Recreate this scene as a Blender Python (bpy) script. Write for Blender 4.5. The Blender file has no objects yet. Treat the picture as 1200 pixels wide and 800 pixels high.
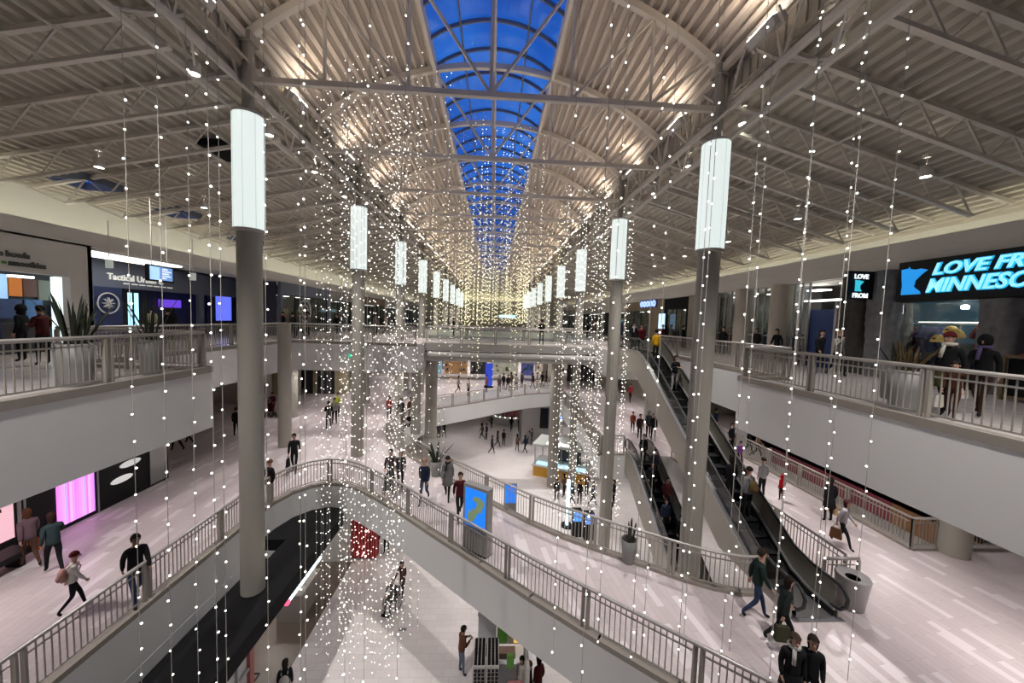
import bpy, bmesh, math, random
from mathutils import Vector, Matrix
from mathutils.geometry import tessellate_polygon
random.seed(7)
SC = bpy.context.scene
COL = SC.collection
PI = math.pi
ORD = ['nearest', 'second', 'third', 'fourth', 'fifth', 'sixth', 'seventh', 'eighth', 'ninth', 'tenth', 'eleventh', 'twelfth',
       'thirteenth', 'fourteenth', 'fifteenth', 'sixteenth', 'seventeenth', 'eighteenth', 'nineteenth', 'twentieth'] + \
      ['twenty-' + s for s in ('first', 'second', 'third', 'fourth', 'fifth', 'sixth', 'seventh', 'eighth', 'ninth')] + \
      ['thirtieth'] + ['thirty-' + s for s in ('first', 'second', 'third', 'fourth', 'fifth', 'sixth', 'seventh', 'eighth', 'ninth')] + ['fortieth']
# ------------------------------------------------------------------ camera
FPX = 424.0
YAW, PITCH, ROLL = .0506, -.0603, .0332
CAM = Vector((0, 0, 12.95))
def cam_axes():
    cy, sy, cp, sp = math.cos(YAW), math.sin(YAW), math.cos(PITCH), math.sin(PITCH)
    f = Vector((sy*cp, cy*cp, sp)); r = Vector((cy, -sy, 0)); u = r.cross(f)
    c, s = math.cos(ROLL), math.sin(ROLL)
    return r*c+u*s, u*c-r*s, f
CR, CU, CF = cam_axes()
cd = bpy.data.cameras.new('camera'); cam = bpy.data.objects.new('camera', cd); COL.objects.link(cam)
cd.sensor_width = 36; cd.lens = FPX/1200*36; cd.clip_end = 400
m = Matrix.Identity(4)
for i, a in enumerate((CR, CU, -CF)):
    for j in range(3): m[j][i] = a[j]
m.translation = CAM; cam.matrix_world = m; SC.camera = cam
def at(px, py, ax, v):            # a point of the place seen at that spot of the photo, on a known floor or wall
    d = CF + CR*((px-600)/FPX) - CU*((py-400)/FPX)
    i = 'xyz'.index(ax); return CAM + d*((v-CAM[i])/d[i])
# levels
Z1, Z2, Z3 = 0.0, 5.6, 11.2
S = 8.2; Y1 = 10.69; XL, XR = -6.95, 6.37; XC = -.29
NB = 9
# ------------------------------------------------------------------ materials
MATS = {}
def mat(name, col, rough=.6, metal=0, emit=None, es=1.0, spec=.5, noise=0, nscale=3, bump=0, bscale=40, alpha=1, sampled=True):
    if name in MATS: return MATS[name]
    m = bpy.data.materials.new(name); m.use_nodes = True; nt = m.node_tree; b = nt.nodes['Principled BSDF']
    b.inputs['Base Color'].default_value = (*col, 1); b.inputs['Roughness'].default_value = rough
    b.inputs['Metallic'].default_value = metal; b.inputs['Specular IOR Level'].default_value = spec
    if alpha < 1: b.inputs['Alpha'].default_value = alpha
    if emit:
        b.inputs['Emission Color'].default_value = (*emit, 1); b.inputs['Emission Strength'].default_value = es
    if not sampled: m.cycles.emission_sampling = 'NONE'
    if noise or bump:
        tc = nt.nodes.new('ShaderNodeTexCoord'); n = nt.nodes.new('ShaderNodeTexNoise')
        n.inputs['Scale'].default_value = nscale; n.inputs['Detail'].default_value = 4
        nt.links.new(tc.outputs['Object'], n.inputs['Vector'])
        if noise:
            mx = nt.nodes.new('ShaderNodeMix'); mx.data_type = 'RGBA'
            mx.inputs[6].default_value = (*[c*(1-noise) for c in col], 1); mx.inputs[7].default_value = (*[min(1, c*(1+noise)) for c in col], 1)
            nt.links.new(n.outputs['Fac'], mx.inputs[0]); nt.links.new(mx.outputs[2], b.inputs['Base Color'])
        if bump:
            n2 = nt.nodes.new('ShaderNodeTexNoise'); n2.inputs['Scale'].default_value = bscale
            nt.links.new(tc.outputs['Object'], n2.inputs['Vector'])
            bp = nt.nodes.new('ShaderNodeBump'); bp.inputs['Strength'].default_value = bump; bp.inputs['Distance'].default_value = .02
            nt.links.new(n2.outputs['Fac'], bp.inputs['Height']); nt.links.new(bp.outputs['Normal'], b.inputs['Normal'])
    MATS[name] = m; return m
def tile_mat(name, c1, c2, mortar, bw, rh, rot, rough=.3, light=None, lf=.15, tint=None):
    m = bpy.data.materials.new(name); m.use_nodes = True; nt = m.node_tree; b = nt.nodes['Principled BSDF']
    tc = nt.nodes.new('ShaderNodeTexCoord'); mp = nt.nodes.new('ShaderNodeMapping'); mp.inputs['Rotation'].default_value = (0, 0, rot)
    nt.links.new(tc.outputs['Object'], mp.inputs['Vector'])
    br = nt.nodes.new('ShaderNodeTexBrick'); br.inputs['Scale'].default_value = 1; br.inputs['Brick Width'].default_value = bw
    br.inputs['Row Height'].default_value = rh; br.inputs['Mortar Size'].default_value = .006; br.offset = .37
    br.inputs['Color1'].default_value = (*c1, 1); br.inputs['Color2'].default_value = (*c2, 1); br.inputs['Mortar'].default_value = (*mortar, 1)
    br.inputs['Bias'].default_value = -.1
    nt.links.new(mp.outputs['Vector'], br.inputs['Vector'])
    out = br.outputs['Color']
    if light:
        b2 = nt.nodes.new('ShaderNodeTexBrick'); b2.inputs['Scale'].default_value = 1; b2.inputs['Brick Width'].default_value = bw
        b2.inputs['Row Height'].default_value = rh; b2.inputs['Mortar Size'].default_value = .0; b2.offset = .37
        b2.inputs['Color1'].default_value = (0, 0, 0, 1); b2.inputs['Color2'].default_value = (1, 1, 1, 1); b2.inputs['Mortar'].default_value = (0, 0, 0, 1)
        nt.links.new(mp.outputs['Vector'], b2.inputs['Vector'])
        gt = nt.nodes.new('ShaderNodeMath'); gt.operation = 'GREATER_THAN'; gt.inputs[1].default_value = 1-lf
        nt.links.new(b2.outputs['Color'], gt.inputs[0])
        # the light planks stand in broad patches only
        ns = nt.nodes.new('ShaderNodeTexNoise'); ns.inputs['Scale'].default_value = .09; nt.links.new(tc.outputs['Object'], ns.inputs['Vector'])
        g2 = nt.nodes.new('ShaderNodeMath'); g2.operation = 'GREATER_THAN'; g2.inputs[1].default_value = .42
        nt.links.new(ns.outputs['Fac'], g2.inputs[0])
        mu = nt.nodes.new('ShaderNodeMath'); mu.operation = 'MULTIPLY'; nt.links.new(gt.outputs[0], mu.inputs[0]); nt.links.new(g2.outputs[0], mu.inputs[1])
        mx = nt.nodes.new('ShaderNodeMix'); mx.data_type = 'RGBA'; mx.inputs[7].default_value = (*light, 1)
        nt.links.new(mu.outputs[0], mx.inputs[0]); nt.links.new(out, mx.inputs[6]); out = mx.outputs[2]
    nt.links.new(out, b.inputs['Base Color'])
    b.inputs['Roughness'].default_value = rough; b.inputs['Specular IOR Level'].default_value = .45
    return m
M_floor2 = tile_mat('walkway_tile', (.53, .465, .465), (.60, .53, .53), (.43, .375, .375), .82, .19, PI/2-.12, .33, (.69, .63, .64), .16)
M_floor1 = tile_mat('ground_tile', (.72, .67, .66), (.78, .73, .72), (.56, .52, .51), .62, .31, 0, .28)
M_floor3 = tile_mat('upper_tile', (.50, .45, .43), (.57, .51, .49), (.40, .36, .35), 1.15, .24, PI/2, .25)
M_white = mat('painted_wall', (.62, .60, .57), .75, noise=.03, nscale=.6)
M_fascia = mat('fascia_paint', (.70, .70, .69), .7, noise=.02, nscale=.5)
M_soffit = mat('soffit_paint', (.60, .58, .55), .85)
M_curb = mat('taupe_curb', (.28, .25, .215), .5)
M_rail = mat('taupe_rail_metal', (.35, .325, .285), .38, .35)
M_hand = mat('brushed_handrail', (.42, .395, .37), .42, .5)
M_col = mat('column_paint', (.315, .30, .26), .5, noise=.03)
M_truss = mat('truss_paint', (.60, .56, .50), .6)
M_deck = mat('roof_deck', (.47, .43, .365), .65)
M_vdeck = mat('vault_deck', (.52, .46, .40), .6)
M_lamp = mat('lamp_glow', (.4, .42, .41), .4, emit=(.90, 1, .965), es=.47)
M_seam = mat('lamp_seam', (.35, .4, .39), .4, emit=(.8, 1, .95), es=.25)
M_cap = mat('lamp_cap_metal', (.5, .48, .44), .4, .3)
M_bulb = mat('bulb_glow', (1, .95, .85), .4, emit=(1, .95, .86), es=3.6, sampled=False)
M_bulbw = mat('warm_bulb_glow', (1, .9, .6), .4, emit=(1, .90, .58), es=2.7, sampled=False)
M_wire = mat('string_wire', (.42, .40, .36), .5)
M_black = mat('black_panel', (.008, .008, .009), .5, spec=.25)
M_matte = mat('matte_black', (.009, .009, .010), .85, spec=.15)
M_dark = mat('dark_store', (.045, .045, .05), .5)
M_rubber = mat('handrail_rubber', (.015, .015, .016), .4)
M_steel = mat('escalator_steel', (.42, .42, .42), .3, .8)
M_step = mat('escalator_step', (.018, .018, .02), .55, .2)
M_tan = mat('escalator_cladding', (.43, .40, .345), .45, .15)
M_can = mat('spotlight_can', (.55, .52, .48), .4)
M_canl = mat('spotlight_lens', (1, .97, .9), .3, emit=(1, .95, .85), es=25, sampled=False)
M_cove = mat('cove_strip', (1, .98, .88), .4, emit=(1, .97, .80), es=5.5)
M_down = mat('fill_downlight_lens', (1, .96, .9), .3, emit=(1, .93, .85), es=9, sampled=False)
M_pot = mat('planter_grey', (.21, .21, .205), .5, noise=.06)
M_leaf = mat('snake_plant_leaf', (.018, .026, .012), .5, noise=.5, nscale=14)
M_leaf2 = mat('reddish_leaf', (.10, .065, .02), .5, noise=.6, nscale=10)
M_soil = mat('potting_soil', (.03, .022, .015), .9)
M_bark = mat('bark_column', (.055, .05, .045), .85, noise=.5, nscale=5, bump=1, bscale=9)
M_rock = mat('rock_column', (.15, .15, .155), .85, noise=.5, nscale=4, bump=1, bscale=7)
def glass_mat(name, col, op, rough=.05):
    m = bpy.data.materials.new(name); m.use_nodes = True; nt = m.node_tree; nt.nodes.clear()
    o = nt.nodes.new('ShaderNodeOutputMaterial'); mx = nt.nodes.new('ShaderNodeMixShader'); t = nt.nodes.new('ShaderNodeBsdfTransparent')
    g = nt.nodes.new('ShaderNodeBsdfGlossy'); g.inputs['Roughness'].default_value = rough; g.inputs['Color'].default_value = (*[min(1, c+.3) for c in col], 1)
    t.inputs['Color'].default_value = (*col, 1)
    mx.inputs[0].default_value = op; nt.links.new(t.outputs[0], mx.inputs[1]); nt.links.new(g.outputs[0], mx.inputs[2]); nt.links.new(mx.outputs[0], o.inputs[0])
    return m
M_glass = glass_mat('clear_glass', (.86, .89, .89), .08)
M_bglass = glass_mat('balustrade_glass', (.52, .52, .51), .08)
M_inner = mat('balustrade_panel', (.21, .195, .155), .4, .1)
M_sglass = glass_mat('skylight_glass', (.85, .92, 1), .05)
def sky_world():
    w = bpy.data.worlds.new('dusk'); SC.world = w; w.use_nodes = True; nt = w.node_tree; bg = nt.nodes['Background']
    tc = nt.nodes.new('ShaderNodeTexCoord'); n = nt.nodes.new('ShaderNodeTexNoise'); n.inputs['Scale'].default_value = 5; n.inputs['Detail'].default_value = 5
    nt.links.new(tc.outputs['Generated'], n.inputs['Vector'])
    r = nt.nodes.new('ShaderNodeValToRGB'); r.color_ramp.elements[0].position = .3; r.color_ramp.elements[0].color = (.004, .065, .40, 1)
    r.color_ramp.elements[1].position = .72; r.color_ramp.elements[1].color = (.035, .18, .66, 1)
    nt.links.new(n.outputs['Fac'], r.inputs[0]); nt.links.new(r.outputs[0], bg.inputs[0]); bg.inputs[1].default_value = .60
sky_world()
# ------------------------------------------------------------------ mesh helpers
class MB:
    def __init__(s): s.v = []; s.f = []; s.mi = []
    def add(s, vs, fs, mi=0):
        o = len(s.v); s.v += [tuple(v) for v in vs]; s.f += [tuple(i+o for i in f) for f in fs]; s.mi += [mi]*len(fs); return s
    def box(s, x0, x1, y0, y1, z0, z1, mi=0):
        if x0 > x1: x0, x1 = x1, x0
        if y0 > y1: y0, y1 = y1, y0
        if z0 > z1: z0, z1 = z1, z0
        return s.add([(x0,y0,z0),(x1,y0,z0),(x1,y1,z0),(x0,y1,z0),(x0,y0,z1),(x1,y0,z1),(x1,y1,z1),(x0,y1,z1)],
                     [(0,3,2,1),(4,5,6,7),(0,1,5,4),(1,2,6,5),(2,3,7,6),(3,0,4,7)], mi)
    def bar(s, a, b, w, h=None, mi=0):            # rectangular bar between two points
        a = Vector(a); b = Vector(b); h = h or w; d = (b-a).normalized()
        up = Vector((0,0,1)) if abs(d.z) < .95 else Vector((0,1,0))
        r = d.cross(up).normalized()*w/2; u = r.cross(d).normalized()*h/2
        vs = [p+i*r+j*u for p in (a, b) for i, j in ((-1,-1),(1,-1),(1,1),(-1,1))]
        return s.add(vs, [(0,1,2,3),(7,6,5,4),(0,4,5,1),(1,5,6,2),(2,6,7,3),(3,7,4,0)], mi)
    def tube(s, pts, r, n=8, mi=0, closed=False, cap=True):
        pts = [Vector(p) for p in pts]; rs = r if isinstance(r, (list, tuple)) else [r]*len(pts)
        rings = []; prev = None
        for i, p in enumerate(pts):
            d = (pts[min(i+1, len(pts)-1)]-pts[max(i-1, 0)]).normalized()
            if prev is None: ref = Vector((0,0,1)) if abs(d.z) < .9 else Vector((1,0,0)); a = d.cross(ref).normalized()
            else: a = (prev-d*prev.dot(d)).normalized()
            prev = a; b = d.cross(a)
            rings.append([p+(a*math.cos(2*PI*k/n)+b*math.sin(2*PI*k/n))*rs[i] for k in range(n)])
        vs = [q for g in rings for q in g]; fs = []
        for i in range(len(rings)-1):
            for k in range(n): fs.append((i*n+k, i*n+(k+1)%n, (i+1)*n+(k+1)%n, (i+1)*n+k))
        if cap: fs += [tuple(range(n))[::-1], tuple((len(rings)-1)*n+k for k in range(n))]
        return s.add(vs, fs, mi)
    def lathe(s, prof, c=(0,0,0), n=24, mi=0, a0=0, a1=2*PI, sx=1, sy=1, caps=False):
        full = abs(a1-a0-2*PI) < 1e-4; m = n if full else n+1; vs = []; fs = []
        for r, z in prof:
            for k in range(m):
                a = a0+(a1-a0)*k/n; vs.append((c[0]+r*sx*math.cos(a), c[1]+r*sy*math.sin(a), c[2]+z))
        for i in range(len(prof)-1):
            for k in range(n):
                k2 = (k+1)%m; fs.append((i*m+k, i*m+k2, (i+1)*m+k2, (i+1)*m+k))
        if full and caps:
            if prof[0][0] > 1e-4: fs.append(tuple(range(m))[::-1])
            if prof[-1][0] > 1e-4: fs.append(tuple((len(prof)-1)*m+k for k in range(m)))
        return s.add(vs, fs, mi)
    def ball(s, c, rx, ry=None, rz=None, n=10, m=7, mi=0):
        ry = ry or rx; rz = rz or rx
        vs = [(c[0], c[1], c[2]-rz)]; fs = []
        for i in range(1, m):
            t = -PI/2+PI*i/m
            for k in range(n): a = 2*PI*k/n; vs.append((c[0]+rx*math.cos(t)*math.cos(a), c[1]+ry*math.cos(t)*math.sin(a), c[2]+rz*math.sin(t)))
        vs.append((c[0], c[1], c[2]+rz)); L = len(vs)-1
        for k in range(n):
            fs.append((0, 1+(k+1)%n, 1+k)); fs.append((L, 1+(m-2)*n+k, 1+(m-2)*n+(k+1)%n))
            for i in range(m-2): fs.append((1+i*n+k, 1+i*n+(k+1)%n, 1+(i+1)*n+(k+1)%n, 1+(i+1)*n+k))
        return s.add(vs, fs, mi)
    def prism(s, poly, z0, z1, holes=(), mt=0, mb=0, ms=0):
        loops = [[Vector((p[0], p[1], 0)) for p in l] for l in [poly]+list(holes)]
        tris = tessellate_polygon(loops); flat = [p for l in loops for p in l]
        top = [(p.x, p.y, z1) for p in flat]; bot = [(p.x, p.y, z0) for p in flat]
        def up(t):
            a, b, c = (flat[i] for i in t); return (b-a).cross(c-a).z > 0
        tt = [t if up(t) else t[::-1] for t in tris]
        s.add(top, tt, mt); s.add(bot, [t[::-1] for t in tt], mb)
        for li, l in enumerate(loops):
            ar = sum(l[i].x*l[(i+1)%len(l)].y-l[(i+1)%len(l)].x*l[i].y for i in range(len(l)))
            ccw = ar > 0; out = ccw if li == 0 else not ccw
            for i in range(len(l)):
                a, b = l[i], l[(i+1)%len(l)]
                q = [(a.x,a.y,z0),(b.x,b.y,z0),(b.x,b.y,z1),(a.x,a.y,z1)]
                s.add(q, [(0,1,2,3) if out else (3,2,1,0)], ms)
        return s
    def mesh(s, name, mats, smooth=False, off=None):
        me = bpy.data.meshes.new(name)
        vs = s.v if off is None else [(v[0]-off[0], v[1]-off[1], v[2]-off[2]) for v in s.v]
        me.from_pydata(vs, [], s.f)
        for mm in (mats if isinstance(mats, (list, tuple)) else [mats]): me.materials.append(mm)
        if any(s.mi): me.polygons.foreach_set('material_index', s.mi)
        if smooth: me.polygons.foreach_set('use_smooth', [True]*len(s.f))
        me.update(); return me
    def build(s, name, mats, parent=None, smooth=False, world=True, **k):
        """verts in world coordinates when world: made relative to the parent's place"""
        off = None
        if parent is not None and world: off = root_loc(parent)
        o = bpy.data.objects.new(name, s.mesh(name, mats, smooth, off)); COL.objects.link(o)
        if parent is not None: o.parent = parent
        if k: tag(o, **k)
        return o
def root_loc(p):
    v = Vector(p.location)
    while p.parent: p = p.parent; v += Vector(p.location)
    return v
def tag(o, label=None, cat=None, group=None, kind=None):
    if label: o['label'] = label
    if cat: o['category'] = cat
    if group: o['group'] = group
    if kind: o['kind'] = kind
    return o
def empty(name, loc, label=None, cat=None, group=None, rz=0, kind=None):
    o = bpy.data.objects.new(name, None); o.location = loc; o.rotation_euler = (0, 0, rz); o.empty_display_size = .2
    COL.objects.link(o); return tag(o, label, cat, group, kind)
def struct(name, mb, mats, smooth=False): return mb.build(name, mats, None, smooth, kind='structure')
def link(name, me, parent, loc=(0,0,0)):
    o = bpy.data.objects.new(name, me); COL.objects.link(o); o.parent = parent; o.location = loc; return o
def copy_tree(src, parent=None):
    c = src.copy(); COL.objects.link(c); c.parent = parent
    for ch in list(src.children): copy_tree(ch, c)
    return c
def light(kind, loc, power, col=(1,1,1), size=.2, rot=None, spot=None, blend=.6, target=None):
    d = bpy.data.lights.new(kind.lower()+'_lamp', kind); d.energy = power; d.color = col
    if kind == 'AREA': d.size = size
    else: d.shadow_soft_size = size
    if spot: d.spot_size = spot; d.spot_blend = blend
    o = bpy.data.objects.new(kind.lower()+'_lamp', d); o.location = loc; COL.objects.link(o)
    if target is not None: o.rotation_euler = (Vector(target)-Vector(loc)).to_track_quat('-Z', 'Y').to_euler()
    elif rot: o.rotation_euler = rot
    return o
def text(name, body, size, loc, face, m, parent, ext=.02, shear=0, bold=0, sx=1):
    """face '+x', '-x', '-y': which way the lettering looks"""
    c = bpy.data.curves.new(name, 'FONT'); c.body = body; c.size = size; c.extrude = ext; c.shear = shear; c.offset = bold
    c.resolution_u = 3; c.materials.append(m)
    o = bpy.data.objects.new(name, c); COL.objects.link(o)
    ax = {'+x': (Vector((0,1,0)), Vector((0,0,1)), Vector((1,0,0))), '-x': (Vector((0,-1,0)), Vector((0,0,1)), Vector((-1,0,0))), '-y': (Vector((1,0,0)), Vector((0,0,1)), Vector((0,-1,0)))}[face]
    mm = Matrix.Identity(4)
    for i in range(3):
        for j in range(3): mm[j][i] = ax[i][j]
    mm = mm @ Matrix.Diagonal((sx, 1, 1, 1))
    off = root_loc(parent) if parent else Vector((0,0,0))
    o.parent = parent
    mm.translation = Vector(loc)-off; o.matrix_local = mm
    bpy.context.view_layer.update()
    me = bpy.data.meshes.new_from_object(o.evaluated_get(bpy.context.evaluated_depsgraph_get())); q = bpy.data.objects.new(name, me); COL.objects.link(q)
    q.parent = parent; q.matrix_local = mm; bpy.data.objects.remove(o)
    return q
# ------------------------------------------------------------------ slabs
CURVE = [(-8.3, -4.5), (-8.3, 13.0), (-8.2, 13.9), (-7.95, 14.7), (-7.5, 15.25), (-6.9, 15.53), (-6.3, 15.45), (-5.6, 15.1), (-4.5, 14.25),
         (-3.3, 13.2), (-2.1, 12.05), (-.27, 10.35), (1.13, 9.03), (2.58, 7.75), (3.9, 6.65), (6.0, 4.9), (8.0, 2.5), (9.0, 0), (9.0, -4.5)]
V1 = CURVE
FARRAIL = [(-6.07, 21.4), (-4.5, 19.3), (-2.96, 17.45), (-.47, 14.75), (1.49, 12.78), (2.6, 11.85), (3.81, 11.05), (4.93, 10.35), (5.7, 9.85), (6.4, 9.5), (7.0, 9.32), (7.55, 9.3)]
FARBR = [(6.3, 36.3), (5.46, 36.0), (3.6, 35.2), (1.9, 34.0), (.3, 32.7), (-1.2, 31.3), (-3.2, 29.6), (-4.5, 28.6)]
V2 = FARRAIL + [(9.35, 9.3), (9.95, 9.3), (9.95, 19.4), (6.1, 19.4), (6.45, 25.8)] + FARBR + [(-5.4, 25.0)]
V3 = [(14.5, 11.3), (20.6, 11.3), (20.6, 25.0), (14.5, 25.0)]
OUT = [(-23, -8), (21, -8), (21, 84), (-23, 84)]
b = MB(); b.prism(OUT, -.3, 0); struct('floor', b, [M_floor1])
b = MB(); b.prism(OUT, 4.25, Z2, [V1, V2, V3], 0, 1, 2); struct('floor', b, [M_floor2, M_soffit, M_fascia])
H1 = [(-8.2, -4.5), (-8.2, 10.93), (-12.3, 10.93), (-12.3, 22.3), (-4.7, 22.3), (-4.7, 30), (7.3, 30), (7.3, 21.8), (10.0, 21.8), (10.0, 11.9), (8.4, 11.9), (8.4, -4.5)]
H2 = [(-7.4, 30.01), (-7.4, 42), (6.9, 42), (6.9, 30.01)]
H3 = [(-7.4, 46), (-7.4, 77), (6.9, 77), (6.9, 46)]
b = MB(); b.prism(OUT, 9.5, Z3, [H1, H2, H3], 0, 1, 2); struct('floor', b, [M_floor3, M_soffit, M_fascia])
# bridge deck across the third level, thinner than the slabs beside it
M_bridge = mat('bridge_cladding', (.33, .32, .30), .5)
b = MB(); b.box(-4.7, 7.3, 25.0, 29.98, 10.0, Z3)
b2 = b
b.tube([(-4.7, 24.95, 10.72), (7.3, 24.95, 10.72)], .07, 8, 1); b.box(-4.7, 7.3, 24.86, 25.0, 10.72, Z3, 2)
b.tube([(-4.7, 25.1, 10.3), (7.3, 25.1, 10.3)], .36, 16, 2)
struct('floor', b, [M_floor3, M_white, M_bridge])
# curbs that run along the slab edges (taupe trim)
def curb(path, z, w=.16, h=.14, down=.0, name='trim_1', side=1):
    b = MB()
    for a, c in zip(path[:-1], path[1:]):
        d = (Vector((c[0], c[1], 0))-Vector((a[0], a[1], 0))).normalized()
        b.bar((a[0]-d.x*.02, a[1]-d.y*.02, z+h/2-down/2), (c[0]+d.x*.02, c[1]+d.y*.02, z+h/2-down/2), w, h+down)
    return struct(name, b, M_curb)
# ------------------------------------------------------------------ railings
def railing(path, z, label, start=0.0, bay=2.35, glass=False, group='guard rails'):
    pts = [Vector((p[0], p[1], z+.12)) for p in path]
    root = empty('guard_rail', pts[0], label, 'railing', None)
    seg = [(pts[i+1]-pts[i]).length for i in range(len(pts)-1)]; L = sum(seg)
    def P(t):
        t = max(0, min(L-1e-6, t))
        for i, s_ in enumerate(seg):
            if t <= s_: return pts[i].lerp(pts[i+1], t/s_)
            t -= s_
        return pts[-1].copy()
    # sample the line finely enough to follow its curve
    ts = [0]; acc = 0
    for s_ in seg: acc += s_; ts.append(acc)
    top = [P(t)+Vector((0,0,.97)) for t in ts]
    b = MB(); b.tube(top, .042, 8); b.build('handrail', M_hand, root, True)
    n = max(1, round(L/bay)); bl = L/n
    for k in range(n+1):
        c = P(k*bl); d = (P(k*bl+.05)-P(k*bl-.05)).normalized(); b = MB()
        for s_ in ((-1, 1) if 0 < k < n else (0,)):
            q = c+d*.065*s_
            b.bar(q-Vector((0,0,.12)), q+Vector((0,0,.93)), .085, .05)
        b.build('post', M_rail, root)
    for k in range(n):
        t0, t1 = k*bl+.12, (k+1)*bl-.12
        kk = [t0]+[t for t in ts if t0 < t < t1]+[t1]
        b = MB()
        for a, c in zip(kk[:-1], kk[1:]):
            b.bar(P(a)+Vector((0,0,.80)), P(c)+Vector((0,0,.80)), .028, .032)
            b.bar(P(a)+Vector((0,0,.06)), P(c)+Vector((0,0,.06)), .028, .032)
        if glass:
            b.build('rail_frame', M_rail, root); b = MB()
            for a, c in zip(kk[:-1], kk[1:]): b.bar(P(a)+Vector((0,0,.43)), P(c)+Vector((0,0,.43)), .012, .70)
            b.build('glass_panel', M_glass, root)
        else:
            m_ = int((t1-t0)/.118)
            for j in range(1, m_):
                q = P(t0+(t1-t0)*j/m_); b.bar(q+Vector((0,0,.06)), q+Vector((0,0,.92)), .019, .019)
            b.build('baluster_panel', M_rail, root)
    return root
def off(path, d):     # shift a path sideways (left of its direction) by d
    out = []
    for i, p in enumerate(path):
        a = Vector(path[max(i-1, 0)]); c = Vector(path[min(i+1, len(path)-1)]); t = (c-a).normalized(); out.append((p[0]-t.y*d, p[1]+t.x*d))
    return out
p = [c for c in CURVE if c[1] > -3][0:]
p = [(-8.3, 4.2)]+CURVE[1:-3]
pin = off(p, .12)
railing(pin, Z2, 'taupe guard rail curving from the left walkway along the near edge of the diagonal bridge'); curb(off(p, .09), Z2, .18, .09, .04)
pin = off(FARRAIL, -.12)
railing(pin, Z2, 'taupe guard rail on the far edge of the diagonal bridge, ending at the escalator'); curb(off(FARRAIL, -.09), Z2, .18, .09, .04)
e = [(10.05, 9.3), (10.05, 19.2)]
railing(e, Z2, 'taupe guard rail along the right side of the upper escalator well'); curb(e, Z2, .18, .09, .04)
e = [(9.25, 9.12), (10.25, 9.12)]
railing(e, Z2, 'short guard rail across the foot of the escalator beside the litter bin', bay=1)
e = [(14.38, 24.8), (14.38, 11.18)]
railing(e, Z2, 'long guard rail in front of the coloured panels on the right of the middle floor'); curb(e, Z2, .18, .09, .04)
e = [(14.38, 11.18), (20.4, 11.18)]
railing(e, Z2, 'short guard rail turning the corner beside the thick round pillar', bay=1.9); curb(e, Z2, .18, .09, .04)
e = [(6.0, 19.52), (7.45, 19.52)]
railing(e, Z2, 'short guard rail beside the top of the lower escalator', bay=1.5); curb(e, Z2, .18, .09, .04)
e = [(6.2, 19.52), (6.55, 25.8), (6.45, 36.2)]
railing(e, Z2, 'guard rail behind the hanging lights on the right of the middle floor'); curb(e, Z2, .18, .09, .04)
e = off(FARBR, -.12)[::-1]
railing(e, Z2, 'curved glass guard rail on the far bridge of the middle floor', glass=True, bay=1.6); curb(e, Z2, .18, .09, .04)
e = [(-6.15, 21.4), (-5.5, 25.0), (-4.6, 28.5)]
railing(e, Z2, 'guard rail behind the two left bridge columns')
# third level
e = [(-8.32, 3.0), (-8.32, 10.8)]
railing(e, Z3, 'guard rail in front of the two tall planters on the upper left walkway', bay=2.6); curb([(-8.28, 0), (-8.28, 10.93)], Z3, .2, .10, .07)
e = [(-8.45, 10.82), (-12.3, 10.82)]
railing(e, Z3, 'guard rail closing the end of the upper left walkway'); curb([(-8.2, 10.85), (-12.3, 10.85)], Z3, .2, .10, .07)
e = [(-12.42, 10.9), (-12.42, 22.3)]
railing(e, Z3, 'guard rail in front of the smoothie shop and the dark store, upper left'); curb([(-12.38, 10.9), (-12.38, 22.3)], Z3, .2, .10, .07)
e = [(-12.3, 22.42), (-4.8, 22.42)]
railing(e, Z3, 'guard rail above the pale band on the far left of the upper level'); curb([(-12.3, 22.38), (-4.7, 22.38)], Z3, .2, .10, .07)
e = [(8.52, 11.8), (8.52, 1.5)]
railing(e, Z3, 'guard rail in front of the neon souvenir store, upper right', bay=2.6); curb([(8.48, 11.9), (8.48, 0)], Z3, .2, .10, .07)
e = [(8.6, 11.8), (10.1, 11.8)]
railing(e, Z3, 'short guard rail at the far end of the upper right walkway', bay=1.5); curb([(8.4, 11.82), (10.1, 11.82)], Z3, .2, .10, .07)
e = [(10.1, 12.0), (10.1, 21.8)]
railing(e, Z3, 'guard rail beside the upper end of the escalator, right upper level'); curb([(10.08, 11.9), (10.08, 21.8)], Z3, .2, .10, .07)
e = [(7.2, 21.95), (7.75, 21.95)]
railing(e, Z3, 'tiny guard rail left of the escalator top landing', bay=.6)
e = [(-4.6, 25.12), (7.2, 25.12)]
railing(e, Z3, 'glass guard rail on the near edge of the upper bridge', glass=True, bay=2.4)
e = [(-4.6, 29.9), (7.2, 29.9)]
railing(e, Z3, 'glass guard rail on the far edge of the upper bridge', glass=True, bay=2.4)
for sx_, nm in ((-7.5, 'left'), (7.0, 'right')):
    railing([(sx_, 30.1), (sx_, 76)], Z3, 'distant guard rail along the %s side of the upper level beyond the bridge' % nm, glass=True, bay=4.1)
b = MB(); b.box(-7.4, 6.9, 41.7, 42.0, 10.9, 11.5); struct('trim_2', b, mat('glow_tint_curb', (.8, .76, .62), .5))  # pale colour of the curb stands in for the glow along this edge
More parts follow.
